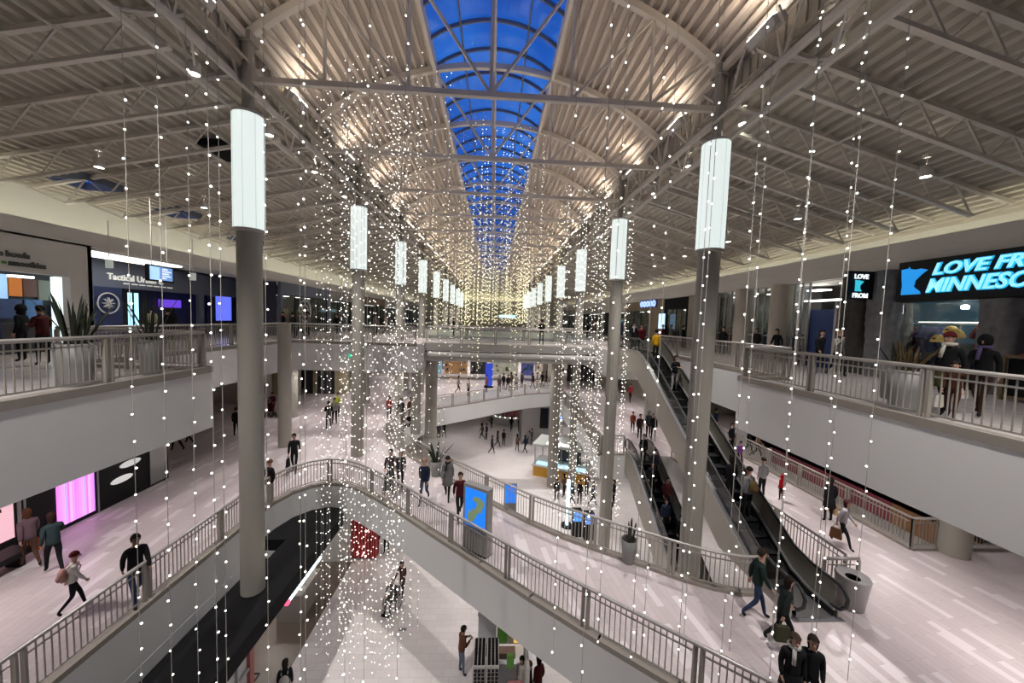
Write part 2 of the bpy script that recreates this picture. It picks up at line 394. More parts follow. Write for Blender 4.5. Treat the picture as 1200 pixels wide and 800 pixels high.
# ------------------------------------------------------------------ columns and their lamps
def column_mesh(zb, r):
    b = MB(); b.lathe([(r, zb), (r, 15.19)], n=28); return b.mesh('shaft', M_col, True)
def pole_mesh():
    b = MB(); b.lathe([(.15, 18.3), (.15, 20.3)], n=14); b.box(-.2, .2, -.2, .2, 20.2, 20.45); return b.mesh('top_pole', M_col)
PM = pole_mesh(); SH = {z: column_mesh(z, .31) for z in (0.0, 4.65, 5.6)}
def lamp_meshes():
    b = MB(); b.lathe([(.38, 15.2), (.385, 16.7), (.38, 18.32)], n=40)
    a = b.mesh('lamp_shade', M_lamp, True)
    b = MB()
    for k in range(8):
        t = 2*PI*k/8+.2; b.box(.383*math.cos(t)-.005, .383*math.cos(t)+.005, .383*math.sin(t)-.005, .383*math.sin(t)+.005, 15.2, 18.32)
    c = b.mesh('seam_strip', M_seam)
    b = MB(); b.lathe([(.33, 15.14), (.40, 15.15), (.40, 15.22), (.33, 15.22)], n=36); d = b.mesh('lower_ring', M_cap)
    b = MB(); b.lathe([(.16, 18.36), (.39, 18.34), (.395, 18.28), (.37, 18.28)], n=36); e_ = b.mesh('upper_ring', M_cap)
    return a, c, d, e_
LM = lamp_meshes()
for side, x in (('left', XL), ('right', XR)):
    for i in range(NB):
        y = Y1+i*S
        zb = 4.65 if (side == 'left' and i == 0) else 5.6 if (side == 'left' and i == 1) else 0.0
        c = empty('round_column', (x, y, 0), '%s tall round taupe column in the %s row' % (ORD[i], side), 'column')
        link('shaft', SH[zb], c); link('top_pole', PM, c)
        l = empty('column_lamp', (x, y, 0), 'glowing white cylinder lamp round the %s column of the %s row' % (ORD[i], side), 'lamp')
        for nm, me in zip(('lamp_shade', 'seam_strip', 'lower_ring', 'upper_ring'), LM): link(nm, me, l)
def pillar(x, y, z0, z1, r, label):
    b = MB(); b.lathe([(r, 0), (r, z1-z0)], n=28); o = b.build('round_pillar', M_col, None, True, label=label, cat='column'); o.location = (x, y, z0)
pillar(-11.3, 20.1, Z2, 12.35, .32, 'slim grey pillar rising past the upper left rail, ending at rail height')
pillar(-14.1, 25.9, Z2, 9.5, .42, 'cream round pillar under the upper left floor, behind the slim grey pillar')
pillar(-4.75, 22.7, Z2, 9.5, .30, 'slim round pillar under the left corner of the upper bridge')
pillar(-4.35, 25.9, Z2-1.3, 10.0, .42, 'thick cream pillar carrying the left end of the upper bridge')
pillar(4.9, 27.5, 0, 10.0, .40, 'round pillar carrying the right part of the upper bridge')
pillar(15.64, 11.0, Z2, 9.5, .40, 'thick round pillar under the upper right walkway')
pillar(-10.6, 30.5, Z2, 9.5, .42, 'round cream pillar before the dark shops at the back left')
pillar(-8.8, 36.5, Z2, 9.5, .42, 'round cream pillar farther back on the left middle floor')
pillar(12.5, 27.5, Z2, 9.5, .42, 'round pillar under the upper right floor behind the escalators')
# ------------------------------------------------------------------ roof
YA, YB = -8.0, 82.0
def corrug(pts_fn, us, ybreaks, skip=lambda u, y: False):
    """strip of trapezoid deck: pts_fn(u) gives (x, z, nx, nz) along the cross-section"""
    b = MB(); P = []
    for k, u in enumerate(us):
        x, z, nx, nz = pts_fn(u); d = (0, 0, .115, .115)[k % 4]
        P.append((x+nx*d, z+nz*d, u))
    for y in ybreaks: b.v += [(p[0], y, p[1]) for p in P]
    n = len(P)
    for j in range(len(ybreaks)-1):
        ym = (ybreaks[j]+ybreaks[j+1])/2
        for k in range(n-1):
            if skip((us[k]+us[k+1])/2, ym): continue
            b.f.append((j*n+k, (j+1)*n+k, (j+1)*n+k+1, j*n+k+1)); b.mi.append(0)
    return b
def us_for(a, c, pitch=.305):
    us = []; u = a; st = (.105, .03, .14, .03); k = 0
    while u < c: us.append(u); u += st[k % 4]; k += 1
    return us
R_V = 10.56; ZCV = 22.9-R_V; HW = 6.75          # vault circle
def vault(u):                                   # u: arc length from the centre
    a = u/R_V; return XC+R_V*math.sin(a), ZCV+R_V*math.cos(a), math.sin(a), math.cos(a)
A_SK = R_V*math.asin(2.27/R_V); A_EV = R_V*math.asin(HW/R_V)
for nm, s_ in (('left', -1), ('right', 1)):
    us = us_for(A_SK+.1, A_EV+.3); 
    fn = (lambda s: (lambda u: vault(u*s)))(s_)
    bb = corrug(fn, us, [YA, 20, 50, YB]); struct('ceiling', bb, M_vdeck)
def zl(x): return 19.42+.205*(x+7.3)
def zr(x): return 19.42-.265*(x-7.0)
holesL = [(-16.7, -15.4, 14.6, 15.9), (-16.7, -15.4, 18.7, 19.9), (-17.2, -15.8, 24.2, 25.6)]
hole_dark = (-10.5, -9.7, 13.5, 14.9)
yb = sorted({YA, YB, *[h[2] for h in holesL], *[h[3] for h in holesL]})
def skipL(u, y): return any(h[0] < u < h[1] and h[2] < y < h[3] for h in holesL)
us = [-23+u for u in us_for(0, 16.2)]
bb = corrug(lambda u: (u, zl(u)+.12, 0, 1), us, yb, skipL); struct('ceiling', bb, M_deck)
us = [6.6+u for u in us_for(0, 14.6)]
bb = corrug(lambda u: (u, zr(u)+.12, 0, 1), us, [YA, 30, YB]); struct('ceiling', bb, M_deck)
M_shaft = mat('skylight_shaft', (.12, .14, .2), .8)
for k, h in enumerate(holesL):
    b = MB(); z = zl((h[0]+h[1])/2)+.1; t = .06
    b.box(h[0]-t, h[0], h[2]-t, h[3]+t, z-.1, z+.2); b.box(h[1], h[1]+t, h[2]-t, h[3]+t, z-.1, z+.2)
    b.box(h[0], h[1], h[2]-t, h[2], z-.1, z+.2); b.box(h[0], h[1], h[3], h[3]+t, z-.1, z+.2)
    w = b.build('window_%d' % (k+2), M_shaft, kind='structure')
    b = MB(); b.box(h[0], h[1], h[2], h[3], z+.17, z+.19); b.build('pane', M_sglass, w)
b = MB(); z = zl(hole_dark[0]); b.box(*hole_dark, z-.1, z+.12); b.build('duct_shade_panel', M_matte, label='black panel painting the dark of a duct opening, left roof deck beside nearest lamp', cat='dark panel')  # flat black panel stands in for the shade inside a duct opening
# clerestory band between vault eave and side roofs
for nm, x, zf in (('left', -7.15, zl), ('right', 6.72, zr)):
    b = MB(); x2 = x+(.1 if nm == 'left' else -.1)
    y = YA
    while y < YB:   # ribbed panels
        b.box(x-.02, x+.02, y, y+.18, zf(x)+.1, 20.35); b.box(x-.06, x+.06, y+.18, y+.30, zf(x)+.1, 20.35); y += .30
    struct('wall_%s_clerestory' % nm, b, M_deck)
# longitudinal girders
def girder(x, s, nm):
    root = empty('long_girder', (x, 0, 19), 'latticed steel girder running above the %s column row' % nm, 'girder')
    b = MB(); b.bar((x, YA, 20.35), (x, YB, 20.35), .16, .2); b.build('top_chord', M_truss, root)
    b = MB(); b.bar((x+s*.25, YA, 19.25), (x+s*.25, YB, 19.25), .14, .14); b.build('middle_chord', M_truss, root)
    b = MB(); b.bar((x+s*.55, YA, 18.62), (x+s*.55, YB, 18.62), .12, .12); b.bar((x-s*.15, YA, 18.85), (x-s*.15, YB, 18.85), .06, .06); b.build('bottom_chord', M_truss, root)
    b = MB(); y = Y1-4.1*4; k = 0
    while y < YB-2.1:
        b.bar((x+s*.25, y, 19.25), (x, y+1.02, 20.35), .06); b.bar((x, y+1.02, 20.35), (x+s*.25, y+2.05, 19.25), .06)
        b.bar((x, y, 20.35), (x+s*.25, y, 19.25), .06)
        b.bar((x+s*.25, y, 19.25), (x+s*.55, y+1.02, 18.62), .05); b.bar((x+s*.55, y+1.02, 18.62), (x+s*.25, y+2.05, 19.25), .05)
        b.bar((x-s*.15, y, 18.85), (x+s*.55, y+1.0, 18.62), .04)
        y += 2.05
    b.build('web', M_truss, root)
girder(XL, -1, 'left'); girder(XR, 1, 'right')
# vault trusses every half bay
def truss_proto():
    r = empty('vault_truss', (XC, 0, 0))
    b = MB(); pts = [vault(-A_EV+2*A_EV*k/28) for k in range(29)]
    P = [(p[0]-XC, 0, p[1]-.12) for p in pts]
    for a, c in zip(P[:-1], P[1:]): b.bar(a, c, .17, .2)
    b.build('arch_rib', M_truss, r, world=False)
    b = MB(); hw = (XR-XL)/2; b.bar((-hw, 0, 19.27), (hw, 0, 19.27), .14, .15); b.build('tie_beam', M_truss, r, world=False)
    def az(x): return ZCV+math.sqrt(R_V**2-x*x)-.15
    segs = [((0, 19.3), (-2.3, az(2.3))), ((0, 19.3), (2.3, az(2.3))), ((-2.3, 19.3), (-2.3, az(2.3))), ((2.3, 19.3), (2.3, az(2.3))),
            ((-2.3, 19.3), (-4.6, az(4.6))), ((2.3, 19.3), (4.6, az(4.6))), ((-4.6, 19.3), (-4.6, az(4.6))), ((4.6, 19.3), (4.6, az(4.6))),
            ((-4.6, 19.3), (-6.3, az(6.3))), ((4.6, 19.3), (6.3, az(6.3)))]
    for a, c in segs:
        b = MB(); b.bar((a[0], 0, a[1]), (c[0], 0, c[1]), .075); b.build('strut', M_truss, r, world=False)
    b = MB(); b.bar((0, 0, 19.3), (0, 0, az(0)), .11); b.build('hanger', M_truss, r, world=False)
    return r
tp = truss_proto()
NT = 18
for k in range(NT+1):
    y = Y1-4.1*1+4.1*k
    o = tp if k == 0 else copy_tree(tp)
    o.location.y = y
    tag(o, '%s arched steel truss across the vaulted roof, with its tie beam' % (ORD[k]), 'roof truss', 'arched trusses of the vault')
# ridge skylight
SKR = 3.7; SKZ = 22.72
def sk(x):                                        # height of the glass barrel
    return SKZ-math.sqrt(SKR**2-2.27**2)+math.sqrt(SKR**2-x*x)
win = empty('window_1', (XC, 0, SKZ), kind='structure')
b = MB(); xs = [-2.27+4.54*k/12 for k in range(13)]
for a, c in zip(xs[:-1], xs[1:]):
    b.add([(XC+a, YA, sk(a)), (XC+c, YA, sk(c)), (XC+c, YB, sk(c)), (XC+a, YB, sk(a))], [(0, 1, 2, 3)])
b.build('glazing', M_sglass, win)
M_mull = mat('skylight_mullion', (.16, .17, .20), .5)
b = MB(); y = Y1-S-4.1
while y < YB:
    for a, c in zip(xs[:-1], xs[1:]): b.bar((XC+a, y, sk(a)-.05), (XC+c, y, sk(c)-.05), .07, .12)
    y += S/6
b.build('cross_bar', M_mull, win)
b = MB()
for x in (-1.2, 1.2): b.bar((XC+x, YA, sk(x)-.06), (XC+x, YB, sk(x)-.06), .06, .1)
b.build('long_bar', M_mull, win)
b = MB(); b.bar((XC, YA, sk(0)-.1), (XC, YB, sk(0)-.1), .13, .16); b.bar((XC, YA, 22.6), (XC, YB, 22.6), .1, .12); b.build('ridge_bar', M_truss, win)
b = MB()
for s_ in (-1, 1): b.box(XC+s_*2.22, XC+s_*2.34, YA, YB, 22.35, SKZ+.1)
b.build('curb_board', M_truss, win)
# open-web joists under both side roofs
def joist(side):
    r = empty('roof_joist', (0, 0, 0))
    zf = zl if side == 'left' else zr; xi = -7.25 if side == 'left' else 6.9; xo = -17.6 if side == 'left' else 15.9; s = -1 if side == 'left' else 1
    b = MB(); b.bar((xi, 0, zf(xi)), (xo, 0, zf(xo)), .12, .11); b.build('top_chord', M_truss, r, world=False)
    L = abs(xo-xi); x0 = xi+s*.0; x1 = xi+s*(L-1.3)
    b = MB(); b.bar((x0, 0, zf(x0)-.78), (x1, 0, zf(x1)-.78), .12, .09); b.build('bottom_chord', M_truss, r, world=False)
    b = MB(); n = 6
    for k in range(n):
        a = x0+(x1-x0)*k/n; c = x0+(x1-x0)*(k+.5)/n; d = x0+(x1-x0)*(k+1)/n
        b.bar((a, 0, zf(a)-.78), (c, 0, zf(c)), .024); b.bar((c, 0, zf(c)), (d, 0, zf(d)-.78), .042)
    b.bar((x1, 0, zf(x1)-.78), (xo, 0, zf(xo)), .05)
    b.build('web', M_truss, r, world=False); return r
for side in ('left', 'right'):
    jp = joist(side); k = 0; y = Y1-2.05*2
    while y < 79:
        o = jp if k == 0 else copy_tree(jp)
        o.location.y = y
        tag(o, '%s open-web steel joist under the %s roof deck' % (ORD[min(k, len(ORD)-1)], side), 'roof joist', 'joists under the %s roof deck' % side)
        k += 1; y += 2.05
# bridging rods running along the side roofs
for side, xs_, zf in (('left', (-9.8, -13.4), zl), ('right', (9.3, 12.3), zr)):
    for k, x in enumerate(xs_):
        b = MB(); b.bar((x, YA, zf(x)-.72), (x, YB, zf(x)-.72), .04); b.bar((x+.3, YA, zf(x)-.1), (x+.3, YB, zf(x)-.1), .04)
        b.build('bridging_rod', M_truss, label='thin steel rod linking the %s joists, %s one' % (side, ('inner', 'outer')[k]), cat='steel rod')
# spotlights hung from the girders and joists
def can_proto():
    r = empty('spotlight', (0, 0, 0))
    b = MB(); b.lathe([(.02, .55), (.02, .3)], n=6); b.box(-.06, .06, -.06, .06, .5, .6); b.build('stem', M_can, r, world=False)
    b = MB(); b.lathe([(.09, .3), (.12, .28), (.13, 0), (.115, 0), (.11, .03)], n=16); b.build('housing', M_can, r, True, world=False)
    b = MB(); b.lathe([(0, .02), (.108, .02)], n=16); b.build('lens', M_canl, r, world=False)
    return r
cp = can_proto(); first = True; cans = []
for k in range(12): cans.append((-7.35, 6.5+2.9*k, 18.55, 'under the left girder', k))
for k in range(12): cans.append((6.95, 7.5+2.9*k, 18.75, 'under the right girder', k))
for k in range(9): cans.append((-12.3, 8.0+2.9*k*1.4, zl(-12.3)-1.2, 'under the left roof deck', k))
for k in range(9): cans.append((11.3, 9.3+2.9*k*1.4, zr(11.3)-1.2, 'under the right roof deck', k))
for x, y, z, wh, k in cans:
    o = cp if first else copy_tree(cp); first = False
    o.location = (x, y, z); tag(o, '%s small lit spotlight hanging %s' % (ORD[k], wh), 'spotlight', 'ceiling spotlights '+wh)
# uplights on the vault eaves
M_up = mat('uplight_lens', (1, .95, .9), .4, emit=(1, .88, .75), es=14, sampled=False)
def up_proto(s):
    r = empty('uplight', (0, 0, 0))
    b = MB(); b.box(-.16, .16, -.42, .42, -.22, 0); b.box(-.03, .03, -.5, -.42, -.3, .1); b.box(-.03, .03, .42, .5, -.3, .1); b.build('housing', M_can, r, world=False)
    b = MB(); b.box(-.14, .14, -.4, .4, 0, .02); b.build('lens', M_up, r, world=False); return r
for s, nm, x in ((1, 'left', XL+.35), (-1, 'right', XR-.35)):
    p_ = up_proto(s)
    for k in range(17):
        o = p_ if k == 0 else copy_tree(p_); y = Y1-2.05+4.1*k
        o.location = (x-.1*s, y, 20.0); o.rotation_euler = (0, .5*s, 0)
        tag(o, '%s bright uplight on the %s eave of the vault' % (ORD[k], nm), 'uplight', 'uplights on the %s vault eave' % nm)
        light('SPOT', (x, y, 20.1), 60, (1, .80, .62), .12, spot=2.5, blend=1, target=(XC+(x-XC)*.45, y, 22.9))
# ------------------------------------------------------------------ outer walls, bulkheads, coves
b = MB(); b.box(-23.2, -23, YA, 84, 0, 19); struct('wall_left', b, M_white)
b = MB(); b.box(21, 21.2, YA, 84, 0, 19); struct('wall_right', b, M_white)
b = MB(); b.box(-23.2, 21.2, YA-.2, YA, 0, 24); struct('wall_back', b, M_white)
b = MB(); b.box(-23.2, 21.2, 82.2, 82.4, 0, 24); struct('wall_far', b, M_white)
SX_L, SX_R = -16.0, 15.0
def bulkhead(x, s, zlip, zt, nm):
    b = MB()
    b.box(x, x+s*.25, YA, YB, 15.28-.05, zlip)            # front face
    b.box(x+s*.25, x+s*1.9, YA, YB, 15.2, 15.4)            # shelf
    b.box(x-s*.04, x, YA, YB, zlip-.55, zlip-.50)          # reveal line
    struct('wall_%s_bulkhead' % nm, b, M_white)
    b = MB(); b.box(x+s*1.9, x+s*2.1, YA, YB, 15.2, zt+.6); struct('wall_%s_cove' % nm, b, mat('cove_wall', (.74, .72, .66), .8))
    b = MB(); b.box(x+s*.35, x+s*.5, YA+1, YB-1, 15.42, 15.47)
    o = b.build('cove_light', M_cove, label='warm white cove light strip hidden behind the %s bulkhead' % nm, cat='light strip')
bulkhead(SX_L, -1, 15.85, zl(SX_L-1.9), 'left'); bulkhead(SX_R, 1, 16.3, zr(SX_R+1.9), 'right')
# far end of the hall
M_far = mat('far_wall_cream', (.66, .62, .46), .7)
b = MB(); b.box(-8.2, 7.8, 80, 80.3, 15.2, 17.0); b.box(-17, 16, 81.2, 81.4, 17, 24); struct('wall_far_bulkhead', b, M_far)
b = MB(); b.box(-8, 7.6, 80.4, 80.6, 16.6, 16.65); b.build('cove_light', M_cove, label='cream cove light strip across the far end of the hall', cat='light strip')
b = MB(); b.box(-7.4, 6.9, 79, 79.2, 11.2, 15.2); struct('wall_far_shop', b, mat('far_shop_cream', (.46, .42, .30), .7))
b = MB(); b.box(1.0, 4.6, 78.9, 79, 13.3, 13.9); b.build('far_sign', mat('far_sign_glow', (.5, .8, .9), .4, emit=(.45, .85, 1), es=.8), label='small pale blue lit sign on the far end wall', cat='sign')
# ------------------------------------------------------------------ storefronts
def mb_box(name, m, bx, parent=None, **k):
    b = MB(); b.box(*bx); return b.build(name, m, parent, **k)
def cl(n, c, e=None, es=1): return mat(n, c, .6, emit=e, es=es)
M_glow = mat('shop_ceiling_light', (1, .98, .93), .5, emit=(1, .97, .9), es=2.2)
M_greyp = mat('grey_panel', (.33, .32, .31), .6)
M_blue = mat('navy_panel', (.02, .035, .12), .4)
# -- upper left: smoothie shop (white wall), recess, dark blue store
b = MB()
b.box(-16.3, -16, YA, 7.0, Z3, 15.3); b.box(-16.3, -16, 7.0, 14.55, 14.0, 15.3); b.box(-16.3, -16, 14.55, 15.3, Z3, 15.3); b.box(-19.5, -16.0, 15.15, 15.3, Z3, 15.3)
b.box(-20, -19.8, 7, 15, Z3, 15); b.box(-20, -16.2, 7, 15.1, 14.4, 14.6); b.box(-20, -16.2, 6.9, 7, Z3, 15)
struct('wall_left_storefront', b, M_white)
r = empty('shop_sign', (-15.98, 12.6, 14), 'dark letters "e bowls" and "smoothies" on the white wall, upper left', 'sign')
M_let = mat('dark_letters', (.08, .08, .07), .5)
text('lettering', 'e bowls', .27, (-15.98, 12.55, 14.47), '+x', M_let, r, .03, bold=.008, sx=.95)
text('lettering', 'smoothies', .27, (-15.98, 12.80, 14.19), '+x', M_let, r, .03, bold=.008, sx=.88)
mb_box('leaf_mark', cl('sign_green', (.1, .3, .06)), (-15.99, -15.95, 12.64, 12.73, 14.22, 14.31), r)
r = empty('menu_board', (-17.2, 14.3, 13), 'lit menu boards in the smoothie shop: pale blue, orange, brown, grey', 'menu board')
for k, (c, e, y0, y1, z0, z1) in enumerate([((.3, .5, .8), .5, 12.9, 13.72, 13.1, 13.95), ((.55, .17, .03), .22, 13.78, 14.12, 13.2, 13.85), ((.12, .05, .04), .1, 14.16, 14.55, 13.2, 13.85), ((.16, .17, .14), .1, 14.6, 15.05, 13.1, 13.85), ((.04, .10, .22), .25, 14.2, 14.7, 12.4, 13.1), ((.03, .05, .12), .2, 13.4, 14.1, 12.4, 13.1)]):
    mb_box('board', mat('menu%d' % k, c, .5, emit=c, es=e), (-17.25, -17.2, y0, y1, z0, z1), r)
b = MB(); b.box(-17.4, -17.3, 6.9, 15.2, Z3, 14.4); struct('wall_left_shop_back', b, M_dark)
mb_box('service_counter', M_dark, (-17.0, -16.5, 8, 14.2, Z3, 12.25), label='dark service counter inside the smoothie shop', cat='counter')
mb_box('painted_lit_wall', mat('pale_lit_paint', (.7, .8, .78), .5, emit=(.7, .85, .85), es=.8), (-16.95, -16.7, 14.75, 15.1, Z3, 14.0), label='pale side wall strip painted as lit, right end of the smoothie shop', cat='light panel')  # strip of side wall given a pale glow in place of light falling on it
mb_box('shop_ceiling_lamp', M_glow, (-16.8, -16.5, 13.4, 13.9, 13.85, 13.92), label='white lamp under the ceiling of the smoothie shop', cat='lamp')
mb_box('poster', mat('poster_blue', (.06, .16, .34), .5), (-17.15, -17.1, 14.9, 15.13, 12.0, 13.0), label='dark blue poster in the smoothie shop opening', cat='poster')
# recess ceiling light and dark store beyond
mb_box('ceiling_light_panel', M_glow, (-18.0, -16.6, 15.6, 20.2, 15.12, 15.17), label='long white ceiling light panel above the dark blue store sign', cat='light panel')
b = MB(); b.box(-19.4, -19.2, 15.3, 28, 13.9, 15.2); b.box(-19.4, -19.2, 17.9, 18.6, Z3, 13.9); b.box(-19.4, -19.2, 24.6, 25.0, Z3, 13.9); b.box(-22, -19.4, 15.3, 28, 14.0, 14.1)
struct('wall_left_dark_store', b, mat('slate_wall', (.13, .15, .21), .6))
b = MB(); b.box(-21.5, -21.3, 15.3, 28, Z3, 14); struct('wall_left_store_back', b, M_dark)
r = empty('store_sign', (-19.15, 18.7, 14.3), 'white lettering "Tactical Urban" on a slate fascia, upper left', 'sign')
text('lettering', 'Tactical Urban C', .44, (-19.17, 19.0, 14.30), '+x', mat('letters_white', (.8, .8, .76), .5, emit=(.8, .8, .75), es=.25), r, .02, bold=.012)
b = MB()
for k in range(7): b.box(-19.2, -19.17, 19.8+k*.42, 20.12+k*.42, 14.12, 14.18)
b.build('small_line', mat('letters_white', (.8, .8, .76)), r)
def emblem(y, z, r_, label):
    e = empty('round_emblem', (-19.1, y, z), label, 'emblem')
    b = MB(); n = 28
    b.tube([(-19.1, y+r_*math.cos(2*PI*k/n), z+r_*math.sin(2*PI*k/n)) for k in range(n+1)], .035, 6); b.build('ring', mat('emblem_white', (.6, .6, .62), .5), e)
    b = MB()
    for a in range(4): t = a*PI/4; b.bar((-19.1, y-r_*.55*math.cos(t), z-r_*.55*math.sin(t)), (-19.1, y+r_*.55*math.cos(t), z+r_*.55*math.sin(t)), .10, .05)
    b.build('star', mat('emblem_white', (.6, .6, .62), .5), e)
emblem(18.95, 13.1, .5, 'white ring emblem on the left end of the dark blue store front')
mb_box('blue_backing', M_blue, (-19.25, -19.18, 18.4, 19.7, Z3, 13.9), label='navy wall panel behind the white ring emblem', cat='wall panel')
r = empty('lit_display_tube', (-19.3, 20.4, Z3), 'cyan lit vertical light bars in the dark store window', 'display')
for y in (20.15, 20.5): mb_box('light_bar', mat('cyan_bar', (.5, .9, 1), .4, emit=(.35, .75, .95), es=.9), (-19.35, -19.28, y, y+.16, 11.3, 13.7), r)
mb_box('blue_screen', mat('blue_screen', (.2, .25, .9), .4, emit=(.12, .16, .85), es=.62), (-19.35, -19.28, 26.2, 27.6, 12.2, 14.6), label='tall bright blue screen in the dark store at the upper left', cat='screen')
mb_box('neon_word', mat('violet_neon', (.3, .1, .9), .4, emit=(.2, .08, .9), es=.4), (-21.2, -21.15, 24.0, 25.6, 13.0, 13.5), label='small violet neon strip deep inside the dark store', cat='neon sign')
# hanging directory screen
r = empty('directory_screen', (-12, 13.7, 15.3), 'hanging directory screen glowing white and blue, upper left', 'screen')
mb_box('housing', M_black, (-12.08, -11.98, 13.2, 14.2, 13.88, 14.46), r)
mb_box('display', mat('screen_pale', (.55, .75, 1), .4, emit=(.35, .6, .95), es=.6), (-11.975, -11.96, 13.26, 13.62, 13.94, 14.40), r)
mb_box('display', mat('screen_mid', (.25, .4, .7), .4, emit=(.12, .28, .62), es=.5), (-11.975, -11.96, 13.64, 14.14, 13.94, 14.40), r)
for k in range(5): mb_box('text_bar', mat('screen_white', (1, 1, 1), .4, emit=(1, 1, 1), es=.6), (-11.958, -11.95, 13.68, 13.68+(.2, .38, .3, .4, .25)[k], 14.0+k*.08, 14.03+k*.08), r)
b = MB(); b.bar((-12.03, 13.4, 14.46), (-12.03, 13.4, 17.6), .02); b.bar((-12.03, 14.0, 14.46), (-12.03, 14.0, 17.6), .02); b.build('hanger', M_can, r)
for k, (px, py, yy, nm) in enumerate(((128, 309, 14.5, 'left of'), (226, 324, 16.5, 'right of'))):
    p_ = at(px, py, 'y', yy); r = empty('hanging_sign', p_, 'small square pale sign hanging %s the directory screen' % nm, 'sign')
    b = MB(); b.box(p_.x-.12, p_.x+.12, p_.y-.03, p_.y+.03, p_.z-.16, p_.z+.16); b.build('sign_box', mat('pale_sign', (.5, .52, .48), .5, emit=(.5, .55, .5), es=.25), r)
    b = MB(); b.bar((p_.x, p_.y, p_.z+.25), (p_.x, p_.y, p_.z+1.6), .02); b.build('hanger', M_can, r)
# far left storefronts
def bay(x, s, y0, y1, z0, z1, m, name, label, door=None, head=.9):
    """a shop front: header, piers, glass and a lit interior behind"""
    r = empty(name, (x, y0, z0), label, 'storefront')
    b = MB(); b.box(x, x+s*.2, y0, y1, z1-head, z1); b.box(x, x+s*.25, y0, y0+.3, z0, z1-head); b.box(x, x+s*.25, y1-.3, y1, z0, z1-head); b.build('portal', m, r)
    b = MB(); n = max(2, int((y1-y0-.6)/1.5))
    for k in range(n+1): y = y0+.3+(y1-y0-.6)*k/n; b.box(x+s*.08, x+s*.13, y-.03, y+.03, z0, z1-head)
    b.box(x+s*.07, x+s*.14, y0+.3, y1-.3, z1-head-.06, z1-head)
    b.build('mullions', M_black, r)
    b = MB(); b.box(x+s*.1, x+s*.115, y0+.3, y1-.3, z0, z1-head); b.build('shop_glass', M_glass, r)
    b = MB(); b.box(x+s*3.0, x+s*3.1, y0, y1, z0, z1); b.box(x+s*.3, x+s*3, y0-.05, y0, z0, z1); b.build('back_wall', door or M_dark, r)
    b = MB()
    rr = random.Random(int(y0*10))
    for k in range(int((y1-y0)*1.2)): 
        y = y0+.5+rr.random()*(y1-y0-1.3); d = .8+rr.random()*1.6; h = .6+rr.random()*1.2; b.box(x+s*d, x+s*(d+.3), y, y+.3+rr.random()*.5, z0+.3, z0+h+.3)
    b.build('merchandise', cl('goods%d' % (int(y0) % 5), [(.35, .08, .07), (.1, .14, .25), (.35, .33, .28), (.3, .22, .12), (.08, .2, .2)][int(y0) % 5]), r)
    b = MB()
    for k in range(n): y = y0+.6+(y1-y0-1.2)*(k+.5)/n; b.box(x+s*1.2, x+s*1.5, y-.2, y+.2, z1-head-.06, z1-head-.02)
    b.build('interior_light', M_glow, r); return r
bay(-16.0, -1, 28, 36, Z3, 15.2, mat('slate_wall', (.13, .15, .21)), 'storefront', 'dark slate store front beyond the nearest left lamp, upper level')
e = empty('round_emblem', (-15.9, 31, 13.2), 'white ring emblem on the dark store front seen right of the nearest left column', 'emblem')
b = MB(); b.tube([(-15.9, 31.3+.9*math.cos(2*PI*k/28), 13.1+.9*math.sin(2*PI*k/28)) for k in range(29)], .07, 6); b.tube([(-15.9, 31.3+.5*math.cos(2*PI*k/28), 13.1+.5*math.sin(2*PI*k/28)) for k in range(24)], .05, 6); b.build('ring', mat('emblem_white', (.6, .6, .62)), e)
bay(-16.0, -1, 36, 44, Z3, 15.2, M_greyp, 'storefront', 'grey glazed store front behind the second left lamp, upper level')
bay(-16.0, -1, 44, 54, Z3, 15.2, mat('brown_front', (.2, .14, .1), .6), 'storefront', 'brown store front far along the upper left side')
bay(-16.0, -1, 54, 66, Z3, 15.2, M_white, 'storefront', 'pale store front farther along the upper left side')
bay(-16.0, -1, 66, 79, Z3, 15.2, M_greyp, 'storefront', 'last grey store front at the far upper left')
# -- upper right: souvenir store with neon sign
b = MB(); b.box(15.0, 15.3, YA, 12.75, 14.05, 15.28); b.box(15, 15.3, YA, 5.2, Z3, 14.05); struct('wall_right_storefront', b, M_black)
b = MB(); b.box(18.2, 18.3, YA, 15.2, Z3, 15); b.box(15.3, 18.3, 5.2, 15.2, 14.5, 14.6); struct('wall_right_store_back', b, mat('store_teal', (.015, .045, .065), .6))
r = empty('neon_sign', (14.97, 9, 14.7), 'black fascia sign with glowing blue letters LOVE FROM MINNESOTA', 'sign')
mb_box('sign_board', M_black, (14.85, 14.99, 4.6, 12.78, 14.08, 15.5), r)
M_neon = mat('neon_blue', (.02, .3, .5), .4, emit=(.02, .42, .72), es=.6); M_neonw = mat('neon_core', (.4, .7, .8), .4, emit=(.26, .72, .95), es=.62)
M_navy = mat('letter_side', (.02, .06, .14), .5)
for bold, m_, dx in ((.055, M_neon, .0), (.012, M_neonw, -.035)):
    text('lettering', 'LOVE FROM', .52, (14.83+dx, 11.72, 14.95), '-x', m_, r, .02, shear=.28, bold=bold*.6, sx=1.09)
    text('lettering', 'MINNESOTA', .62, (14.83+dx, 11.86, 14.37), '-x', m_, r, .02, shear=.28, bold=bold*.6, sx=.90)
